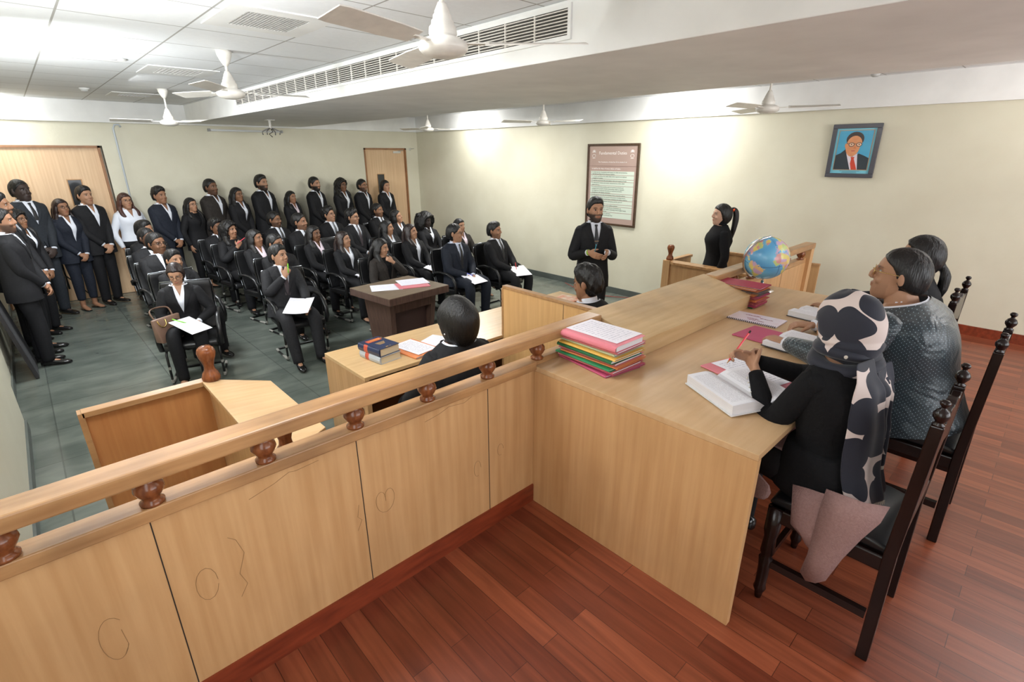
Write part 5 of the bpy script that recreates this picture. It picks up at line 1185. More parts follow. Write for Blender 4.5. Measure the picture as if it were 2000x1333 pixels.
# ---------------------------------------------------------------- the standing row along the left and back walls
GS = 'students standing along the back and left walls'
GA = 'students seated in the audience chairs'
def st(label, x, y, h, face, **k): return person(label, x, y, face, h=h, pose='stand', group=GS, vox=.0075, **k)
I = {}
I['B'] = st('man in black suit at the very left edge, nearest of the standing row', -1.76, 5.48, 1.60, -100, tie='black', hair='short', beard=.8, skin='mid', knee=.2)
I['A'] = st('taller bearded man in a dark suit, second from the front of the left wall row', -1.76, 5.95, 1.72, -105, tie='black', hair='quiff', beard=.9, skin='tan')
I['X'] = st('man mostly hidden between the bearded man and the curly haired woman at the left wall', -1.84, 6.35, 1.50, -100, tie='grey', skin='mid')
I['C'] = st('short woman with glasses and curly shoulder hair standing by the left wall', -1.655, 6.75, 1.49, -125, sex='f', hair='curly', glasses='thin', skin='tan', jacket='black')
I['D'] = st('very tall dark skinned man in suit and black tie before the double door', -1.54, 7.62, 1.79, -150, tie='black', hair='crop', skin='dark', build=1.1, jacket='slate', yaw=8)
I['E'] = st('woman in navy suit with glasses and long brown hair, hands folded, before the double door', -1.19, 7.75, 1.53, -152, sex='f', hair='long', hc='brown', glasses='thick', jacket='navy', skin='mid', build=1.15, jopen=.10, extra=dict(capri=1), shoes='sandal')
I['F'] = st('young man in open collar and black suit beside the double door edge', -.90, 7.9, 1.67, -150, hair='quiff', skin='light', jacket='black', jopen=.17)
I['G'] = st('woman in a plain white shirt with long brown tipped hair, no jacket', -.45, 7.95, 1.56, -160, sex='f', hair='longfront', hc='auburn', jacket=None, trouser='black', glasses='thin', skin='light', arms='down')
I['H'] = st('young man in black suit and open white collar, right of the white shirt woman', -.02, 7.9, 1.62, -150, hair='curlytop', skin='mid', jacket='navy')
I['I'] = st('woman all in black with glasses and very long straight hair, back row', .37, 7.9, 1.45, -150, sex='f', hair='longfront', shirt='blacktop', glasses='thick', skin='light', arms='down', shoes='flat', extra=dict(capri=1))
I['J'] = st('thin man with moustache in a brownish black suit, standing at the back wall', .73, 8.05, 1.71, -148, hair='flat', beard=.55, skin='brown', jacket='brownblack', jopen=.15)
I['K'] = st('woman with glasses and white collar between two taller men at the back wall', 1.09, 8.0, 1.57, -150, sex='f', hair='long', glasses='thick', skin='tan', jopen=.12)
I['L'] = st('tallest bearded man of the back wall, white checked shirt and black suit', 1.52, 8.05, 1.75, -150, hair='quiff', beard=.95, skin='light', jopen=.13)
I['M'] = st('short woman with long dark hair and patterned white shirt at the back wall', 1.99, 8.05, 1.47, -155, sex='f', hair='longfront', shirt='pink', skin='mid', jopen=.14)
I['N'] = st('full bearded man in black suit standing left of the curly bob woman', 2.47, 8.1, 1.69, -152, hair='short', beard=1., skin='light', jopen=.12, build=1.05)
I['O'] = st('woman with glasses and short curly hair standing at the back wall', 2.99, 8.1, 1.65, -158, sex='f', hair='curly', glasses='thin', skin='brown', jopen=.08)
I['P'] = st('man with glasses and short beard standing left of the far door', 3.42, 8.1, 1.62, -155, hair='flat', beard=.8, glasses='thin', skin='mid', jopen=.10)
I['Q'] = st('woman with tied back hair standing in front of the far door', 3.92, 8.08, 1.59, -165, sex='f', hair='lowpony', skin='light', jopen=.14)
# ---------------------------------------------------------------- seated audience with their chairs
def seat(key, label, head, ht, face=185, chair='', lean=12, cface=None, back=.13, cdx=0, **k):
    cf = math.radians(face if cface is None else cface); d = np.array((-math.sin(cf), math.cos(cf)))
    cx, cy = head[0]+d[0]*back+cdx, head[1]+d[1]*back
    place_chair(cx, cy, cf-PI, chair)
    k.setdefault('vox', .0068); k.setdefault('arms', 'clasp')
    I[key] = person(label, 0, 0, face, h=ht, pose='sit', headtop=head, lean=lean, group=GA, **k)
    return I[key]
def lap(key, label, p=(0, .30, .095), w=.21, h=.28, rz=0, pit=8, tilt=-16, m=None, cat='paper', curl=0, name='paper_sheet'):
    i = I[key]; hp = i['hip']; M = root_matrix(i['root']); q = M @ Vector((p[0], p[1], hp[2]+p[2]))
    R = M.to_3x3() @ Matrix.Rotation(math.radians(rz), 3, 'Z') @ Matrix.Rotation(math.radians(tilt), 3, 'X')
    mb = MB().sheet((0, 0, 0), R @ Vector((1, 0, 0)), R @ Vector((0, 1, 0)), w, h, .0025, curl)
    o = obj(name, mb, m or PAPER, None, world=False); o.location = q; tag(o, label, cat, 'papers on the laps of the audience'); return o
def pen(key, s, label, col, d=(.3, .1, .8), off=(0, .05, .02), L=.135, world=None):
    i = I[key]; M = root_matrix(i['root']); q = M @ Vector(tuple(i['A'][s]+np.array(off))); dd = np.array((M.to_3x3() @ Vector(d)).normalized()) ; q = np.array(q)
    r = thing('pen', label, 'pen', tuple(q), 0, 'pens held by people')
    obj('barrel', MB().tube([q-dd*L*.45, q+dd*L*.55], .0048, n=8), mat('pen_'+col, srgb(*dict(green=(130, 220, 40), blue=(40, 60, 200), white=(200, 205, 215), red=(220, 60, 60), pink=(232, 80, 96), teal=(40, 130, 150))[col]), .3), r, smooth=True)
    obj('tip', MB().tube([q-dd*L*.45, q-dd*L*.53], [.0048, .001], n=8), mat('pen_tip', srgb(190, 190, 190), .3), r, smooth=True)
# left column
seat('L1', 'young woman in glasses writing on her lap, hair tied back, front left chair', (-.68, 4.06), 1.12, 166, 'front left audience chair with a handbag on its seat', lean=-4, back=-.02, cface=163, cdx=.03, sex='f', hair='lowpony', hc='brown', glasses='thick', skin='light', arms='write', pitch=-24, jopen=.16, jacket='black', cross=0, vox=.005, shoes='flat', yaw=-6)
lap('L1', 'two white sheets on the lap of the writing woman in the front left chair', (-.05, .36, .105), .21, .29, 40, 14); pen('L1', 1, 'bright green pen in the hand of the writing woman', 'green', (.8, .1, .45), (-.03, .09, .035))
seat('L2', 'man with thick short hair directly behind the writing woman, face half hidden', (-.53, 4.85), 1.13, 190, 'second chair of the left column, behind the writing woman', hair='quiff', skin='light', yaw=15)
seat('L3', 'plump man with rimless glasses and tie, third in the left column', (-.54, 5.60), 1.23, 190, 'third chair of the left column, under the man with rimless glasses', hair='short', skin='brown', glasses='thin', tie='black', build=1.2, yaw=18, jopen=.14)
seat('L4', 'man with cropped hair and tie, fourth in the left column', (-.53, 6.20), 1.23, 190, 'fourth chair of the left column', hair='crop', skin='deep', tie='black', yaw=20)
seat('L5', 'rearmost man of the left column, only his hair and shoulder show', (-.45, 6.85), 1.25, 195, 'rearmost chair of the left column', hair='quiff', skin='mid', yaw=30)
# second column
seat('M1', 'man with watch holding a green pen to his lips, front row, sheet on lap', (.31, 4.15), 1.17, 180, 'front row chair of the man with the green pen', lean=16, back=.17, cdx=.05, cface=177, hair='quiff', skin='light', tie='plum', jopen=.12, vox=.005, arms='chin', yaw=32, pitch=4, roll=-4, side=-6, cross=3, watch=-1, jacket='charcoal', shirt='white')
lap('M1', 'blank white sheet held on the lap of the man with the green pen', (-.02, .34, .12), .25, .30, -38, 10, curl=.012); pen('M1', 1, 'green pen held at the lips of the man in the front row', 'green', (-.05, .1, .9), (-.045, .045, .095), L=.10)
seat('M2', 'man hidden behind the green pen man, broad dark jacket', (.55, 4.90), 1.18, 190, 'chair directly behind the man with the green pen', hair='short', skin='mid', glasses='thin', build=1.15, yaw=20)
seat('W3', 'woman with half tied long wavy hair and pink tinged shirt, looking aside', (.54, 5.60), 1.17, 192, 'third chair of the second column', sex='f', hair='longfront', shirt='pink', skin='mid', yaw=28, jopen=.14)
seat('W4', 'woman with long curly hair raising a pink pen beside her cheek', (.46, 6.40), 1.21, 190, 'fourth chair of the second column, of the woman with the pink pen', sex='f', hair='curly', skin='mid', arms='chin', shirt='blacktop', yaw=26)
pen('W4', 1, 'pink pen raised by the curly haired woman', 'pink', (-.75, .1, .45), (-.05, .03, .09)); lap('W4', 'thin white notebook on the lap of the woman with the pink pen', (-.02, .30, .10), .24, .17, 0, 4)
seat('M5', 'rear man of the second column half hidden by the curly haired woman', (.44, 6.98), 1.19, 190, 'rearmost chair of the second column', hair='curlytop', skin='brown', yaw=20)
# third column
seat('W20', 'woman in black with long straight hair touching her collar, seated behind the dark podium', (1.47, 4.0), 1.13, 185, 'front row chair behind the dark podium', back=.10, sex='f', hair='longfront', shirt='blacktop', skin='light', arms='neck', yaw=35, pitch=-8, vox=.005, shoes='flat', extra=dict(capri=1), jacket='brownblack', jopen=.08)
seat('W10', 'woman with long ponytail over her shoulder writing, behind the podium woman', (1.41, 4.90), 1.13, 188, 'second row chair of the writing woman behind the podium', sex='f', hair='halfup', hc='brown', skin='light', arms='write', yaw=30, pitch=4, jopen=.12, shoes='flat')
lap('W10', 'white notepad on the lap of the woman writing in the second row', (-.03, .33, .10), .22, .28, 30, 10); pen('W10', 1, 'silver pen of the woman writing in the second row', 'white', (.7, .0, .5), (-.03, .08, .04))
seat('W8', 'woman with very long loose black hair, third row, paper on her lap', (1.28, 5.50), 1.16, 190, 'third row chair of the woman with very long loose hair', sex='f', hair='longfront', skin='brown', shirt='pink', yaw=18, jopen=.10)
lap('W8', 'white paper on the lap of the woman with very long loose hair', (.02, .33, .08), .21, .24, 20, 12); pen('W8', 1, 'pale blue pen of the woman with very long loose hair', 'white', (.6, .0, .6), (0, .05, .08))
seat('M7', 'heavy faced man with thin black tie and short beard, fourth row', (1.41, 6.30), 1.25, 192, 'fourth row chair of the third column', hair='short', skin='mid', tie='black', beard=.5, yaw=28, build=1.1, jopen=.12)
seat('M6', 'young man with dark glasses, short beard and tie, rear row of third column', (1.28, 6.98), 1.23, 195, 'rear row chair of the third column', hair='flat', skin='tan', tie='black', glasses='thick', beard=.7, yaw=22, jopen=.12)
# fourth column
seat('M17', 'front row man with round glasses and loosened black tie holding a blue pen', (2.48, 3.88), 1.22, 185, 'front row chair right of the podium, of the man with round glasses', lean=2, back=.05, hair='flat', skin='light', tie='black', glasses='thick', yaw=38, jopen=.11, vox=.005, jacket='navy', shirt='pale')
lap('M17', 'white notebook on the lap of the man with round glasses', (.02, .36, .075), .24, .26, 0, 6); pen('M17', 1, 'blue pen held by the man with round glasses', 'blue', (.8, .1, .35), (0, .07, .03))
seat('W15', 'woman with brown tipped long hair and white shirt, second row right of the podium', (2.38, 4.80), 1.15, 188, 'second row chair of the fourth column', sex='f', hair='longfront', hc='brown', skin='light', yaw=26, pitch=5, jopen=.05)
lap('W15', 'large white sheet drooping from the lap of the second row woman', (-.04, .36, .07), .27, .30, 25, -14)
seat('W14', 'woman with wavy hair and grey shirt looking right, third row of the fourth column', (2.36, 5.40), 1.15, 188, 'third row chair of the fourth column', sex='f', hair='halfup', shirt='grey', skin='light', yaw=35, jopen=.10)
seat('M11', 'young man with curly hair, metal glasses and dark tie, fourth row', (2.31, 6.40), 1.24, 190, 'fourth row chair of the fourth column', hair='curlytop', skin='light', tie='plum', glasses='thick', beard=.35, yaw=26, jopen=.10)
seat('M9', 'slim clean shaven man with reflective glasses and loosened tie, rear row', (2.18, 7.02), 1.24, 190, 'rear row chair of the fourth column', hair='curlytop', skin='light', tie='grey', glasses='thin', yaw=24, pitch=6, jopen=.06)
# right column
seat('M19', 'front row man at the far right in black suit and tie with red pen', (3.15, 3.85), 1.19, 187, 'rightmost chair of the front row', back=.10, hair='quiff', skin='mid', tie='black', beard=.4, yaw=16, jopen=.12, vox=.005, cross=0)
lap('M19', 'stack of white sheets on the lap of the rightmost front row man', (0, .36, .09), .23, .28, -25, 4); pen('M19', 1, 'red pen held by the rightmost front row man', 'red', (.3, .1, .8), (-.02, .07, .04))
seat('W18', 'woman with side parted hair seated behind the man with round glasses', (3.27, 4.80), 1.15, 182, 'second row chair of the right column', sex='f', hair='long', skin='light', yaw=8, jopen=.12, jacket='brownblack', shirt='pink', cross=1, shoes='sandal')
seat('W16', 'dark skinned woman with a big curly afro and white collar, looking down', (3.14, 5.50), 1.18, 187, 'third row chair of the woman with the curly afro', sex='f', hair='afro', skin='dark', pitch=-8, yaw=10, jopen=.18)
seat('W13', 'woman with tilted head and wide white collar, fourth row of the right column', (3.04, 6.30), 1.19, 190, 'fourth row chair of the right column', sex='f', hair='halfup', skin='light', roll=14, yaw=24, pitch=8, jopen=.08)
seat('M12', 'man with short black hair, stubble and tie in the rear right seat', (3.13, 7.05), 1.24, 190, 'rear row chair of the right column', hair='flat', skin='tan', tie='black', beard=.5, yaw=22, jopen=.12)
place_chair(1.78, 5.75, 0.1, 'empty black chair between the third and fourth columns, behind the podium')
# handbag
def handbag():
    r = thing('handbag', 'taupe leather handbag with gold chain standing on the front left chair', 'handbag', (-.855, 3.93, .06), math.radians(-60))
    TAN = mat('taupe_leather', srgb(132, 104, 88), .4, var=.15, scale=12, bump=.05, bscale=200)
    obj('bag_body', MB().add([(-.045, -.11, 0), (.045, -.11, 0), (.045, .11, 0), (-.045, .11, 0), (-.016, -.14, .23), (.016, -.14, .23), (.016, .14, .23), (-.016, .14, .23)], [(0,3,2,1),(4,5,6,7),(0,1,5,4),(1,2,6,5),(2,3,7,6),(3,0,4,7)]), TAN, r, world=False, bevel=.012, smooth=True)
    obj('handle', MB().tube(bez([(-.015, -.09, .21), (-.06, -.09, .29), (-.10, 0, .30), (-.06, .09, .29), (-.015, .09, .21)], 5), [(.012, .004)]*21, n=8), TAN, r, world=False, smooth=True)
    obj('gold_chain', MB().tube(bez([(.02, -.10, .215), (.035, -.09, .17), (.035, -.06, .15), (.035, -.03, .17), (.02, -.02, .215)], 4), .005, n=6), mat('gold', srgb(210, 180, 110), .25, 1), r, world=False, smooth=True)
handbag()
# ---------------------------------------------------------------- speaker, witness, clerks
I['SP'] = person('bearded man in black three piece suit speaking with open hands before the duties poster', 0, 0, 143, h=1.66, headtop=(2.74, 1.80), hair='quiff', skin='light', beard=.95, tie='black', arms='speak', yaw=8, jopen=.22, jacket='black', vox=.0045, extra=dict(clip=1), build=.98)
pen('SP', 1, 'teal pen between the fingers of the speaking man', 'teal', (-.1, .1, .9), (-.06, .06, .03), L=.12)
i = I['SP']; d = unit(i['A'][1]-i['EL'][1]); obj('bangle', MB().tube([i['A'][1]+d*.012, i['A'][1]+d*.020], [.031, .031], n=14), mat('lime_bangle', srgb(150, 190, 60), .4), i['root'], smooth=True, world=False)
I['WW'] = person('woman in black turtleneck with a high ponytail standing in the witness box', 0, 0, 42, h=1.56, headtop=(4.09, 1.08), sex='f', hair='pony', skin='fair', jacket=None, shirt='blacktop', trouser='black', arms='down', yaw=6, vox=.0045, extra=dict(turtle=1), build=1.15)
i = I['WW']; me = mesh_of(MB().tube([(0, -.128, .058), (0, -.150, .066)], [.024, .024], n=12), 'hair_tie'); me.transform(i['HM']); obj('hair_tie', me, mat('orange_elastic', srgb(240, 90, 40), .5), i['root'], smooth=True, world=False)
place_chair(.12, .78, PI, 'chair of the bobbed hair clerk, hidden below the railing')
I['CL'] = person('woman with glossy black bobbed hair seen from behind at the clerks desk', 0, 0, -4, h=1.31, pose='sit', headtop=(.105, .745), sex='f', hair='bob', skin='light', arms='write', vox=.006, seatz=.45, build=1.2, pitch=-8)
me = mesh_of(MB().ell((-.089, -.012, -.04), (.006, .006, .007)), 'earring'); me.transform(I['CL']['HM'] @ Matrix.Translation((-.02, -.02, -.02))); obj('earring', me, CHROME, I['CL']['root'], smooth=True, world=False)
place_chair(1.40, .86, PI, 'chair of the second clerk, hidden behind the partition')
I['C2'] = person('man with ruffled dark hair seen from behind right of the beech partition', 0, 0, 8, h=1.29, pose='sit', headtop=(1.375, .81), hair='curlytop', skin='mid', arms='write', vox=.006, seatz=.45, lean=-4, pitch=-10)
# ---------------------------------------------------------------- the three judges
judge_chair(.43, -1.235, 0, 'carved dark chair nearest the viewer, under the headscarf woman')
judge_chair(1.345, -1.295, 0, 'carved dark chair with finials behind the man in the dotted jacket')
judge_chair(2.13, -1.05, 0, 'farthest carved dark chair, only its two finials show behind the judges')
DOTS = bpy.data.materials.new('dotted_teal_sateen')
def dots():
    m = DOTS; m.use_nodes = True; nt = m.node_tree; b = nt.nodes['Principled BSDF']; b.inputs['Roughness'].default_value = .38; b.inputs['Sheen Weight'].default_value = .3
    tc = nt.nodes.new('ShaderNodeTexCoord'); sp = nt.nodes.new('ShaderNodeSeparateXYZ'); nt.links.new(tc.outputs['Object'], sp.inputs[0])
    sn = nt.nodes.new('ShaderNodeSeparateXYZ'); nt.links.new(tc.outputs['Normal'], sn.inputs[0])
    def M(op, a, c=None):
        n = nt.nodes.new('ShaderNodeMath'); n.operation = op
        for k, v in enumerate((a, c)):
            if v is None: continue
            if hasattr(v, 'links'): nt.links.new(v, n.inputs[k])
            else: n.inputs[k].default_value = v
        return n.outputs[0]
    side = M('GREATER_THAN', M('ABSOLUTE', sn.outputs[0]), M('ABSOLUTE', sn.outputs[1]))
    mx = nt.nodes.new('ShaderNodeMix'); nt.links.new(side, mx.inputs[0]); nt.links.new(sp.outputs[0], mx.inputs[2]); nt.links.new(sp.outputs[1], mx.inputs[3])
    S_ = 80.; u = M('MULTIPLY', mx.outputs[0], S_); v = M('MULTIPLY', sp.outputs[2], S_)
    a = M('SUBTRACT', M('FRACT', M('MULTIPLY', M('ADD', u, v), .7071)), .5); c = M('SUBTRACT', M('FRACT', M('MULTIPLY', M('SUBTRACT', u, v), .7071)), .5)
    r2 = M('ADD', M('MULTIPLY', a, a), M('MULTIPLY', c, c)); f = M('LESS_THAN', r2, .016)
    mc = nt.nodes.new('ShaderNodeMix'); mc.data_type = 'RGBA'; nt.links.new(f, mc.inputs[0]); mc.inputs['A'].default_value = srgb(34, 48, 56); mc.inputs['B'].default_value = srgb(136, 158, 168)
    nt.links.new(mc.outputs['Result'], b.inputs['Base Color'])
    n = nt.nodes.new('ShaderNodeTexNoise'); n.inputs['Scale'].default_value = 7; n.inputs['Distortion'].default_value = 1.2; bp = nt.nodes.new('ShaderNodeBump'); bp.inputs['Strength'].default_value = .6; bp.inputs['Distance'].default_value = .03
    nt.links.new(tc.outputs['Object'], n.inputs[0]); nt.links.new(n.outputs[0], bp.inputs['Height']); nt.links.new(bp.outputs[0], b.inputs['Normal'])
dots(); CLOTH['dots'] = DOTS
I['JM'] = person('heavy middle aged man with gold glasses in a dotted dark teal jacket, seen in profile', 0, 0, 6, h=1.275, pose='sit', z0=0, headtop=(1.33, -1.085), hair='bald', skin='light', glasses='gold', jacket='dots', trouser='black', tie=None, seatz=.485, lean=-17, build=1.58, vox=.004, yaw=4, pitch=4,
    extra=dict(ww={1: (1.48, -.74, .80), -1: (1.06, -.74, .80)}, pole={1: (.9, -.1, -.6), -1: (-.9, -.1, -.6)}), hands={1: ((-.5, .8, 0), (0, 0, -1), .5), -1: ((.5, .8, 0), (0, 0, -1), .5)})
I['JW'] = person('woman in dark jacket with thick wavy tied hair, beyond the man in the dotted jacket', 0, 0, 12, h=1.25, pose='sit', z0=0, headtop=(2.10, -1.03), sex='f', hair='lowpony', skin='light', jacket='black', seatz=.485, lean=-4, vox=.006, group=None,
    extra=dict(ww={1: (2.30, -.70, .80), -1: (1.92, -.68, .80)}, pole={1: (.9, -.1, -.6), -1: (-.9, -.1, -.6)}), hands={1: ((-.5, .8, 0), (0, 0, -1), .5), -1: ((.5, .8, 0), (0, 0, -1), .5)})
CLOTH['knit'] = MATS['black_knit_top']
SHIRTM['knit'] = MATS['black_knit_top']
I['JH'] = person('woman in a navy and beige flower patterned headscarf and black cardigan, pencil in clasped hands', 0, 0, -14, h=1.235, pose='sit', z0=0, headtop=(.43, -1.09), sex='f', hair=None, skin='light', jacket=None, shirt='blacktop', trouser='black', seatz=.485, lean=-5, vox=.0038, yaw=-4, pitch=-8, build=1.12,
    extra=dict(ww={1: (.50, -.80, .885), -1: (.425, -.835, .868)}, pole={1: (.9, -.2, -.5), -1: (-.35, -.35, -.9)}), hands={1: ((-.55, .55, .35), (-.4, -.3, -.4), .75), -1: ((.40, .70, .30), (.7, -.3, -.2), .8)})
def scarf_mat():
    m = bpy.data.materials.new('flower_scarf'); m.use_nodes = True; nt = m.node_tree; b = nt.nodes['Principled BSDF']; b.inputs['Roughness'].default_value = .75; b.inputs['Sheen Weight'].default_value = .2
    tc = nt.nodes.new('ShaderNodeTexCoord'); mp = nt.nodes.new('ShaderNodeMapping'); mp.inputs['Scale'].default_value = (9.4, 9.4, 9.4); mp.inputs['Location'].default_value = (.3, .5, .2)
    nz = nt.nodes.new('ShaderNodeTexNoise'); nz.inputs['Scale'].default_value = 9; nz.inputs['Detail'].default_value = 0
    vm = nt.nodes.new('ShaderNodeVectorMath'); vm.operation = 'MULTIPLY_ADD'; vm.inputs[1].default_value = (.045, .045, .045)
    v = nt.nodes.new('ShaderNodeTexVoronoi'); v.inputs['Scale'].default_value = 1; v.inputs['Randomness'].default_value = .8
    r = nt.nodes.new('ShaderNodeValToRGB'); r.color_ramp.interpolation = 'CONSTANT'; e = r.color_ramp.elements
    e[0].position = 0; e[0].color = srgb(204, 196, 184); e[1].position = .09; e[1].color = srgb(22, 25, 40)
    x = e.new(.66); x.color = srgb(206, 190, 184)
    nt.links.new(tc.outputs['Object'], nz.inputs[0]); nt.links.new(nz.outputs['Color'], vm.inputs[0]); nt.links.new(tc.outputs['Object'], vm.inputs[2])
    nt.links.new(vm.outputs[0], mp.inputs[0]); nt.links.new(mp.outputs[0], v.inputs[0]); nt.links.new(v.outputs['Distance'], r.inputs[0]); nt.links.new(r.outputs[0], b.inputs['Base Color'])
    return m
SCARF = scarf_mat()
def surf(rows, thick=.003):
    n = len(rows[0]); mb = MB(); vs = [p for r_ in rows for p in r_]
    mb.add(vs, [(j*n+i, j*n+i+1, (j+1)*n+i+1, (j+1)*n+i) for j in range(len(rows)-1) for i in range(n-1)]); return mb
def solid(o, t=.003, sub=1):
    s = o.modifiers.new('solid', 'SOLIDIFY'); s.thickness = t; s.offset = 1
    if sub: q = o.modifiers.new('sub', 'SUBSURF'); q.levels = sub; q.render_levels = sub
    return o
def dress_headscarf():
    i = I['JH']; HM, T, k, root = i['HM'], i['T'], i['k'], i['root']
    mb = MB(); nu, nv = 64, 44; vs = []
    for j in range(nv+1):
        ph = PI*j/nv
        for q in range(nu):
            a = 2*PI*q/nu; d = np.array((math.sin(ph)*math.sin(a), math.sin(ph)*math.cos(a), math.cos(ph)))
            zh = np.interp(d[1], [-1, .42, .62, .9, 1], [-1.3, -1.2, .05, .50, .52])
            m = float(smooth01(d[2]-zh, -.06, .06)); t = .16+.06*smooth01(-d[1], 0, 1)+.012*math.sin(3*a+7*ph)+.012*math.sin(9*ph-2*a)
            r_ = np.array((.0815, .110, .1225)); kk = .80*(1-m)+m*(1+t); p = d*r_*kk+np.array((0, -.010, .002))
            if d[2] < -.35: p[2] -= .035*m*(-d[2]-.35); p[0] *= 1+.15*m; p[1] -= .01
            vs.append(p)
    mb.add(vs, [(j*nu+q, (j+1)*nu+q, (j+1)*nu+(q+1) % nu, j*nu+(q+1) % nu) for j in range(nv) for q in range(nu)])
    me = mesh_of(mb, 'headscarf'); me.transform(HM); sc = obj('headscarf', me, SCARF, root, smooth=True, world=False)
    # wrapped folds round the neck
    rows = []
    w = MB()
    for n_, (zz, rr, th, ti) in enumerate(((.505, .098, .030, .1), (.54, .088, .028, -.12), (.57, .080, .022, .15))):
        w.tube([T((rr*math.sin(a))*k, (rr*1.0*math.cos(a)-.012)*k, (zz+.02*math.sin(a+n_*2)+ti*.1*math.cos(a))*k) for a in np.linspace(0, 2*PI, 28)[:-1]], [(th*k*(1+.15*math.sin(5*a+n_)), th*k*.8) for a in np.linspace(0, 2*PI, 28)[:-1]], n=10, closed=True)
    obj('neck_fold', w, SCARF, root, smooth=True, world=False)
    def tail(name, cx, wd0, wd1, z0_, z1_, m, yoff, wavy=.012, ph0=0, drift=0):
        rows = []
        N = 16
        for j in range(N+1):
            t = j/N; s = z0_+(z1_-z0_)*t; wd = wd0+(wd1-wd0)*min(1, t*1.6); row = []
            for q in range(9):
                u = (q/8-.5)*2; a = cx+drift*t+u*wd/2
                sz = max(s, -.06)
                aa = .182; back = -math.sqrt(max(.02, 1-min(.98, abs(a/aa))**2.3))*(.125 if s < .3 else .118)
                y_ = back-yoff-wavy*math.cos(u*4.5+ph0+t*1.5)*.5-.035*smooth01(-s, -.12, .06)
                if s > .44: y_ = -.075-yoff-(.5-s)*.2
                row.append(T(a*k, y_*k, s*k))
            rows.append(row)
        o = solid(obj(name, surf(rows), m, root, smooth=True, world=False), .004)
        if m is SCARF:   # fringe
            fr = MB()
            for q in range(34):
                u = q/33*8; i0 = min(int(u), 7); f = u-i0; p = np.array(rows[-1][i0])*(1-f)+np.array(rows[-1][i0+1])*f; fr.tube([p+np.array((0, 0, .003)), p-np.array((.002*math.sin(q*3), .001, .014))], .0013, n=4)
            obj('fringe', fr, mat('scarf_fringe', srgb(206, 198, 186), .8), root, world=False)
    tail('scarf_tail', -.080, .12, .165, .54, -.02, SCARF, .054, drift=.02)
    tail('scarf_tail', .085, .08, .20, .50, -.03, mat('navy_chiffon', srgb(30, 32, 46), .75), .040, ph0=2)
    tail('scarf_tail', .03, .06, .07, .50, .10, SCARF, .050, ph0=1)
    # long cardigan skirt, tunic hem hanging beside the seat
    hip = i['hip']
    ca = MB().tube([hip+np.array((0, y_, z)) for y_, z in ((.0, .14), (0, .06), (.0, .0), (.005, -.045))], [(.172, .125), (.180, .138), (.186, .150), (.19, .155)], n=30, side=(1, 0, 0), ex=2.6)
    obj('cardigan', ca, CLOTH['knit'], root, smooth=True, world=False)
    TUN = mat('taupe_waffle_cloth', srgb(158, 126, 122), .85, col2=srgb(146, 114, 110), scale=120, bump=.35, bscale=220)
    h = hip
    def P(*a): return h+np.array(a)
    def Wd(rows): return [[root_matrix(root).inverted() @ Vector(q) for q in r_] for r_ in rows]
    rows = Wd([[(.235, -1.10, .56), (.225, -1.15, .575), (.222, -1.19, .58), (.222, -1.22, .585)], [(.212, -1.115, .50), (.205, -1.15, .50), (.200, -1.19, .50), (.200, -1.225, .50)],
               [(.203, -1.128, .42), (.198, -1.155, .42), (.192, -1.19, .42), (.196, -1.222, .42)], [(.203, -1.175, .385), (.196, -1.19, .37), (.194, -1.205, .36), (.196, -1.220, .355)]])
    solid(obj('tunic', surf(rows), TUN, root, smooth=True, world=False), .004, 0)
    rows = Wd([[(.228, -1.205, .60), (.215, -1.26, .61), (.205, -1.32, .62), (.215, -1.385, .635)], [(.20, -1.205, .53), (.192, -1.26, .54), (.19, -1.32, .555), (.20, -1.375, .575)],
               [(.192, -1.205, .44), (.184, -1.25, .44), (.188, -1.30, .45), (.196, -1.34, .49)], [(.19, -1.205, .34), (.182, -1.24, .33), (.184, -1.27, .34), (.194, -1.305, .385)],
               [(.192, -1.195, .25), (.184, -1.22, .23), (.186, -1.25, .24), (.194, -1.275, .265)]])
    solid(obj('tunic', surf(rows), TUN, root, smooth=True, world=False), .004, 0)
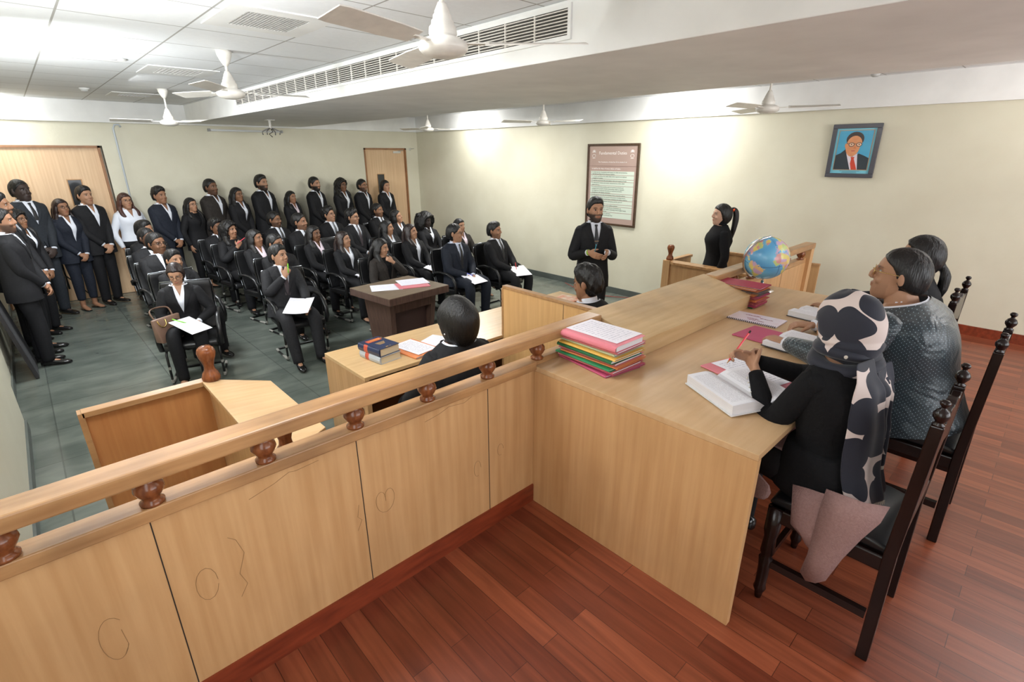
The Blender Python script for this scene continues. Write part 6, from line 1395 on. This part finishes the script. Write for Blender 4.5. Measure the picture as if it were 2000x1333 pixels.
    rows = [[P(-.18, -.12, .0), P(-.13, -.15, .0), P(-.07, -.165, .0), P(.0, -.165, .0)], [P(-.185, -.13, -.055), P(-.13, -.165, -.05), P(-.07, -.175, -.05), P(.0, -.175, -.05)]]
    solid(obj('tunic', surf(rows), TUN, root, smooth=True, world=False), .004)
    rows = [[P(-.205, .05, -.03), P(-.19, .20, -.0), P(-.16, .33, .03), P(-.10, .40, .03)], [P(-.225, .06, -.08), P(-.205, .21, -.07), P(-.175, .36, -.05), P(-.11, .43, -.04)], [P(-.235, .08, -.10), P(-.215, .23, -.12), P(-.19, .35, -.11), P(-.12, .43, -.10)]]
    solid(obj('tunic', surf(rows), TUN, root, smooth=True, world=False), .004)
    rows = [[P(-.15, .0, .085), P(-.14, .16, .08), P(-.13, .30, .085), P(-.12, .42, .07)], [P(0, 0, .10), P(0, .16, .095), P(0, .30, .09), P(0, .42, .08)], [P(.15, 0, .085), P(.14, .16, .08), P(.13, .30, .085), P(.12, .42, .07)]]
    solid(obj('tunic', surf(rows), TUN, root, smooth=True, world=False), .004)
    # row of pearl buttons on the cuff
    e0, w0 = i['EL'][-1], i['A'][-1]; pb = MB()
    for t in np.linspace(.45, .92, 6): p = e0+(w0-e0)*t; pb.ell(p+np.array((-.030, .022, -.012))*k, (.0038, .0038, .0038), n=8, m=6)
    obj('cuff_buttons', pb, mat('pearl', srgb(226, 222, 214), .2), root, smooth=True, world=False)
dress_headscarf()
M = root_matrix(I['JH']['root']); q = np.array(M @ Vector(tuple(I['JH']['A'][1]))); 
r = thing('pencil', 'red pencil with a dark end held in the clasped hands of the headscarf woman', 'pencil', (.45, -.75, .93))
d = unit((.62, -.05, .42)); p0 = np.array((.455, -.735, .925))
obj('barrel', MB().tube([p0-d*.06, p0+d*.10], .0042, n=6), mat('red_pencil', srgb(236, 64, 74), .3), r); obj('eraser_end', MB().tube([p0+d*.10, p0+d*.115], .0043, n=6), SEAM, r); obj('tip', MB().tube([p0-d*.06, p0-d*.078], [.0042, .0008], n=6), BEECH_EDGE, r)
del CHAIR0
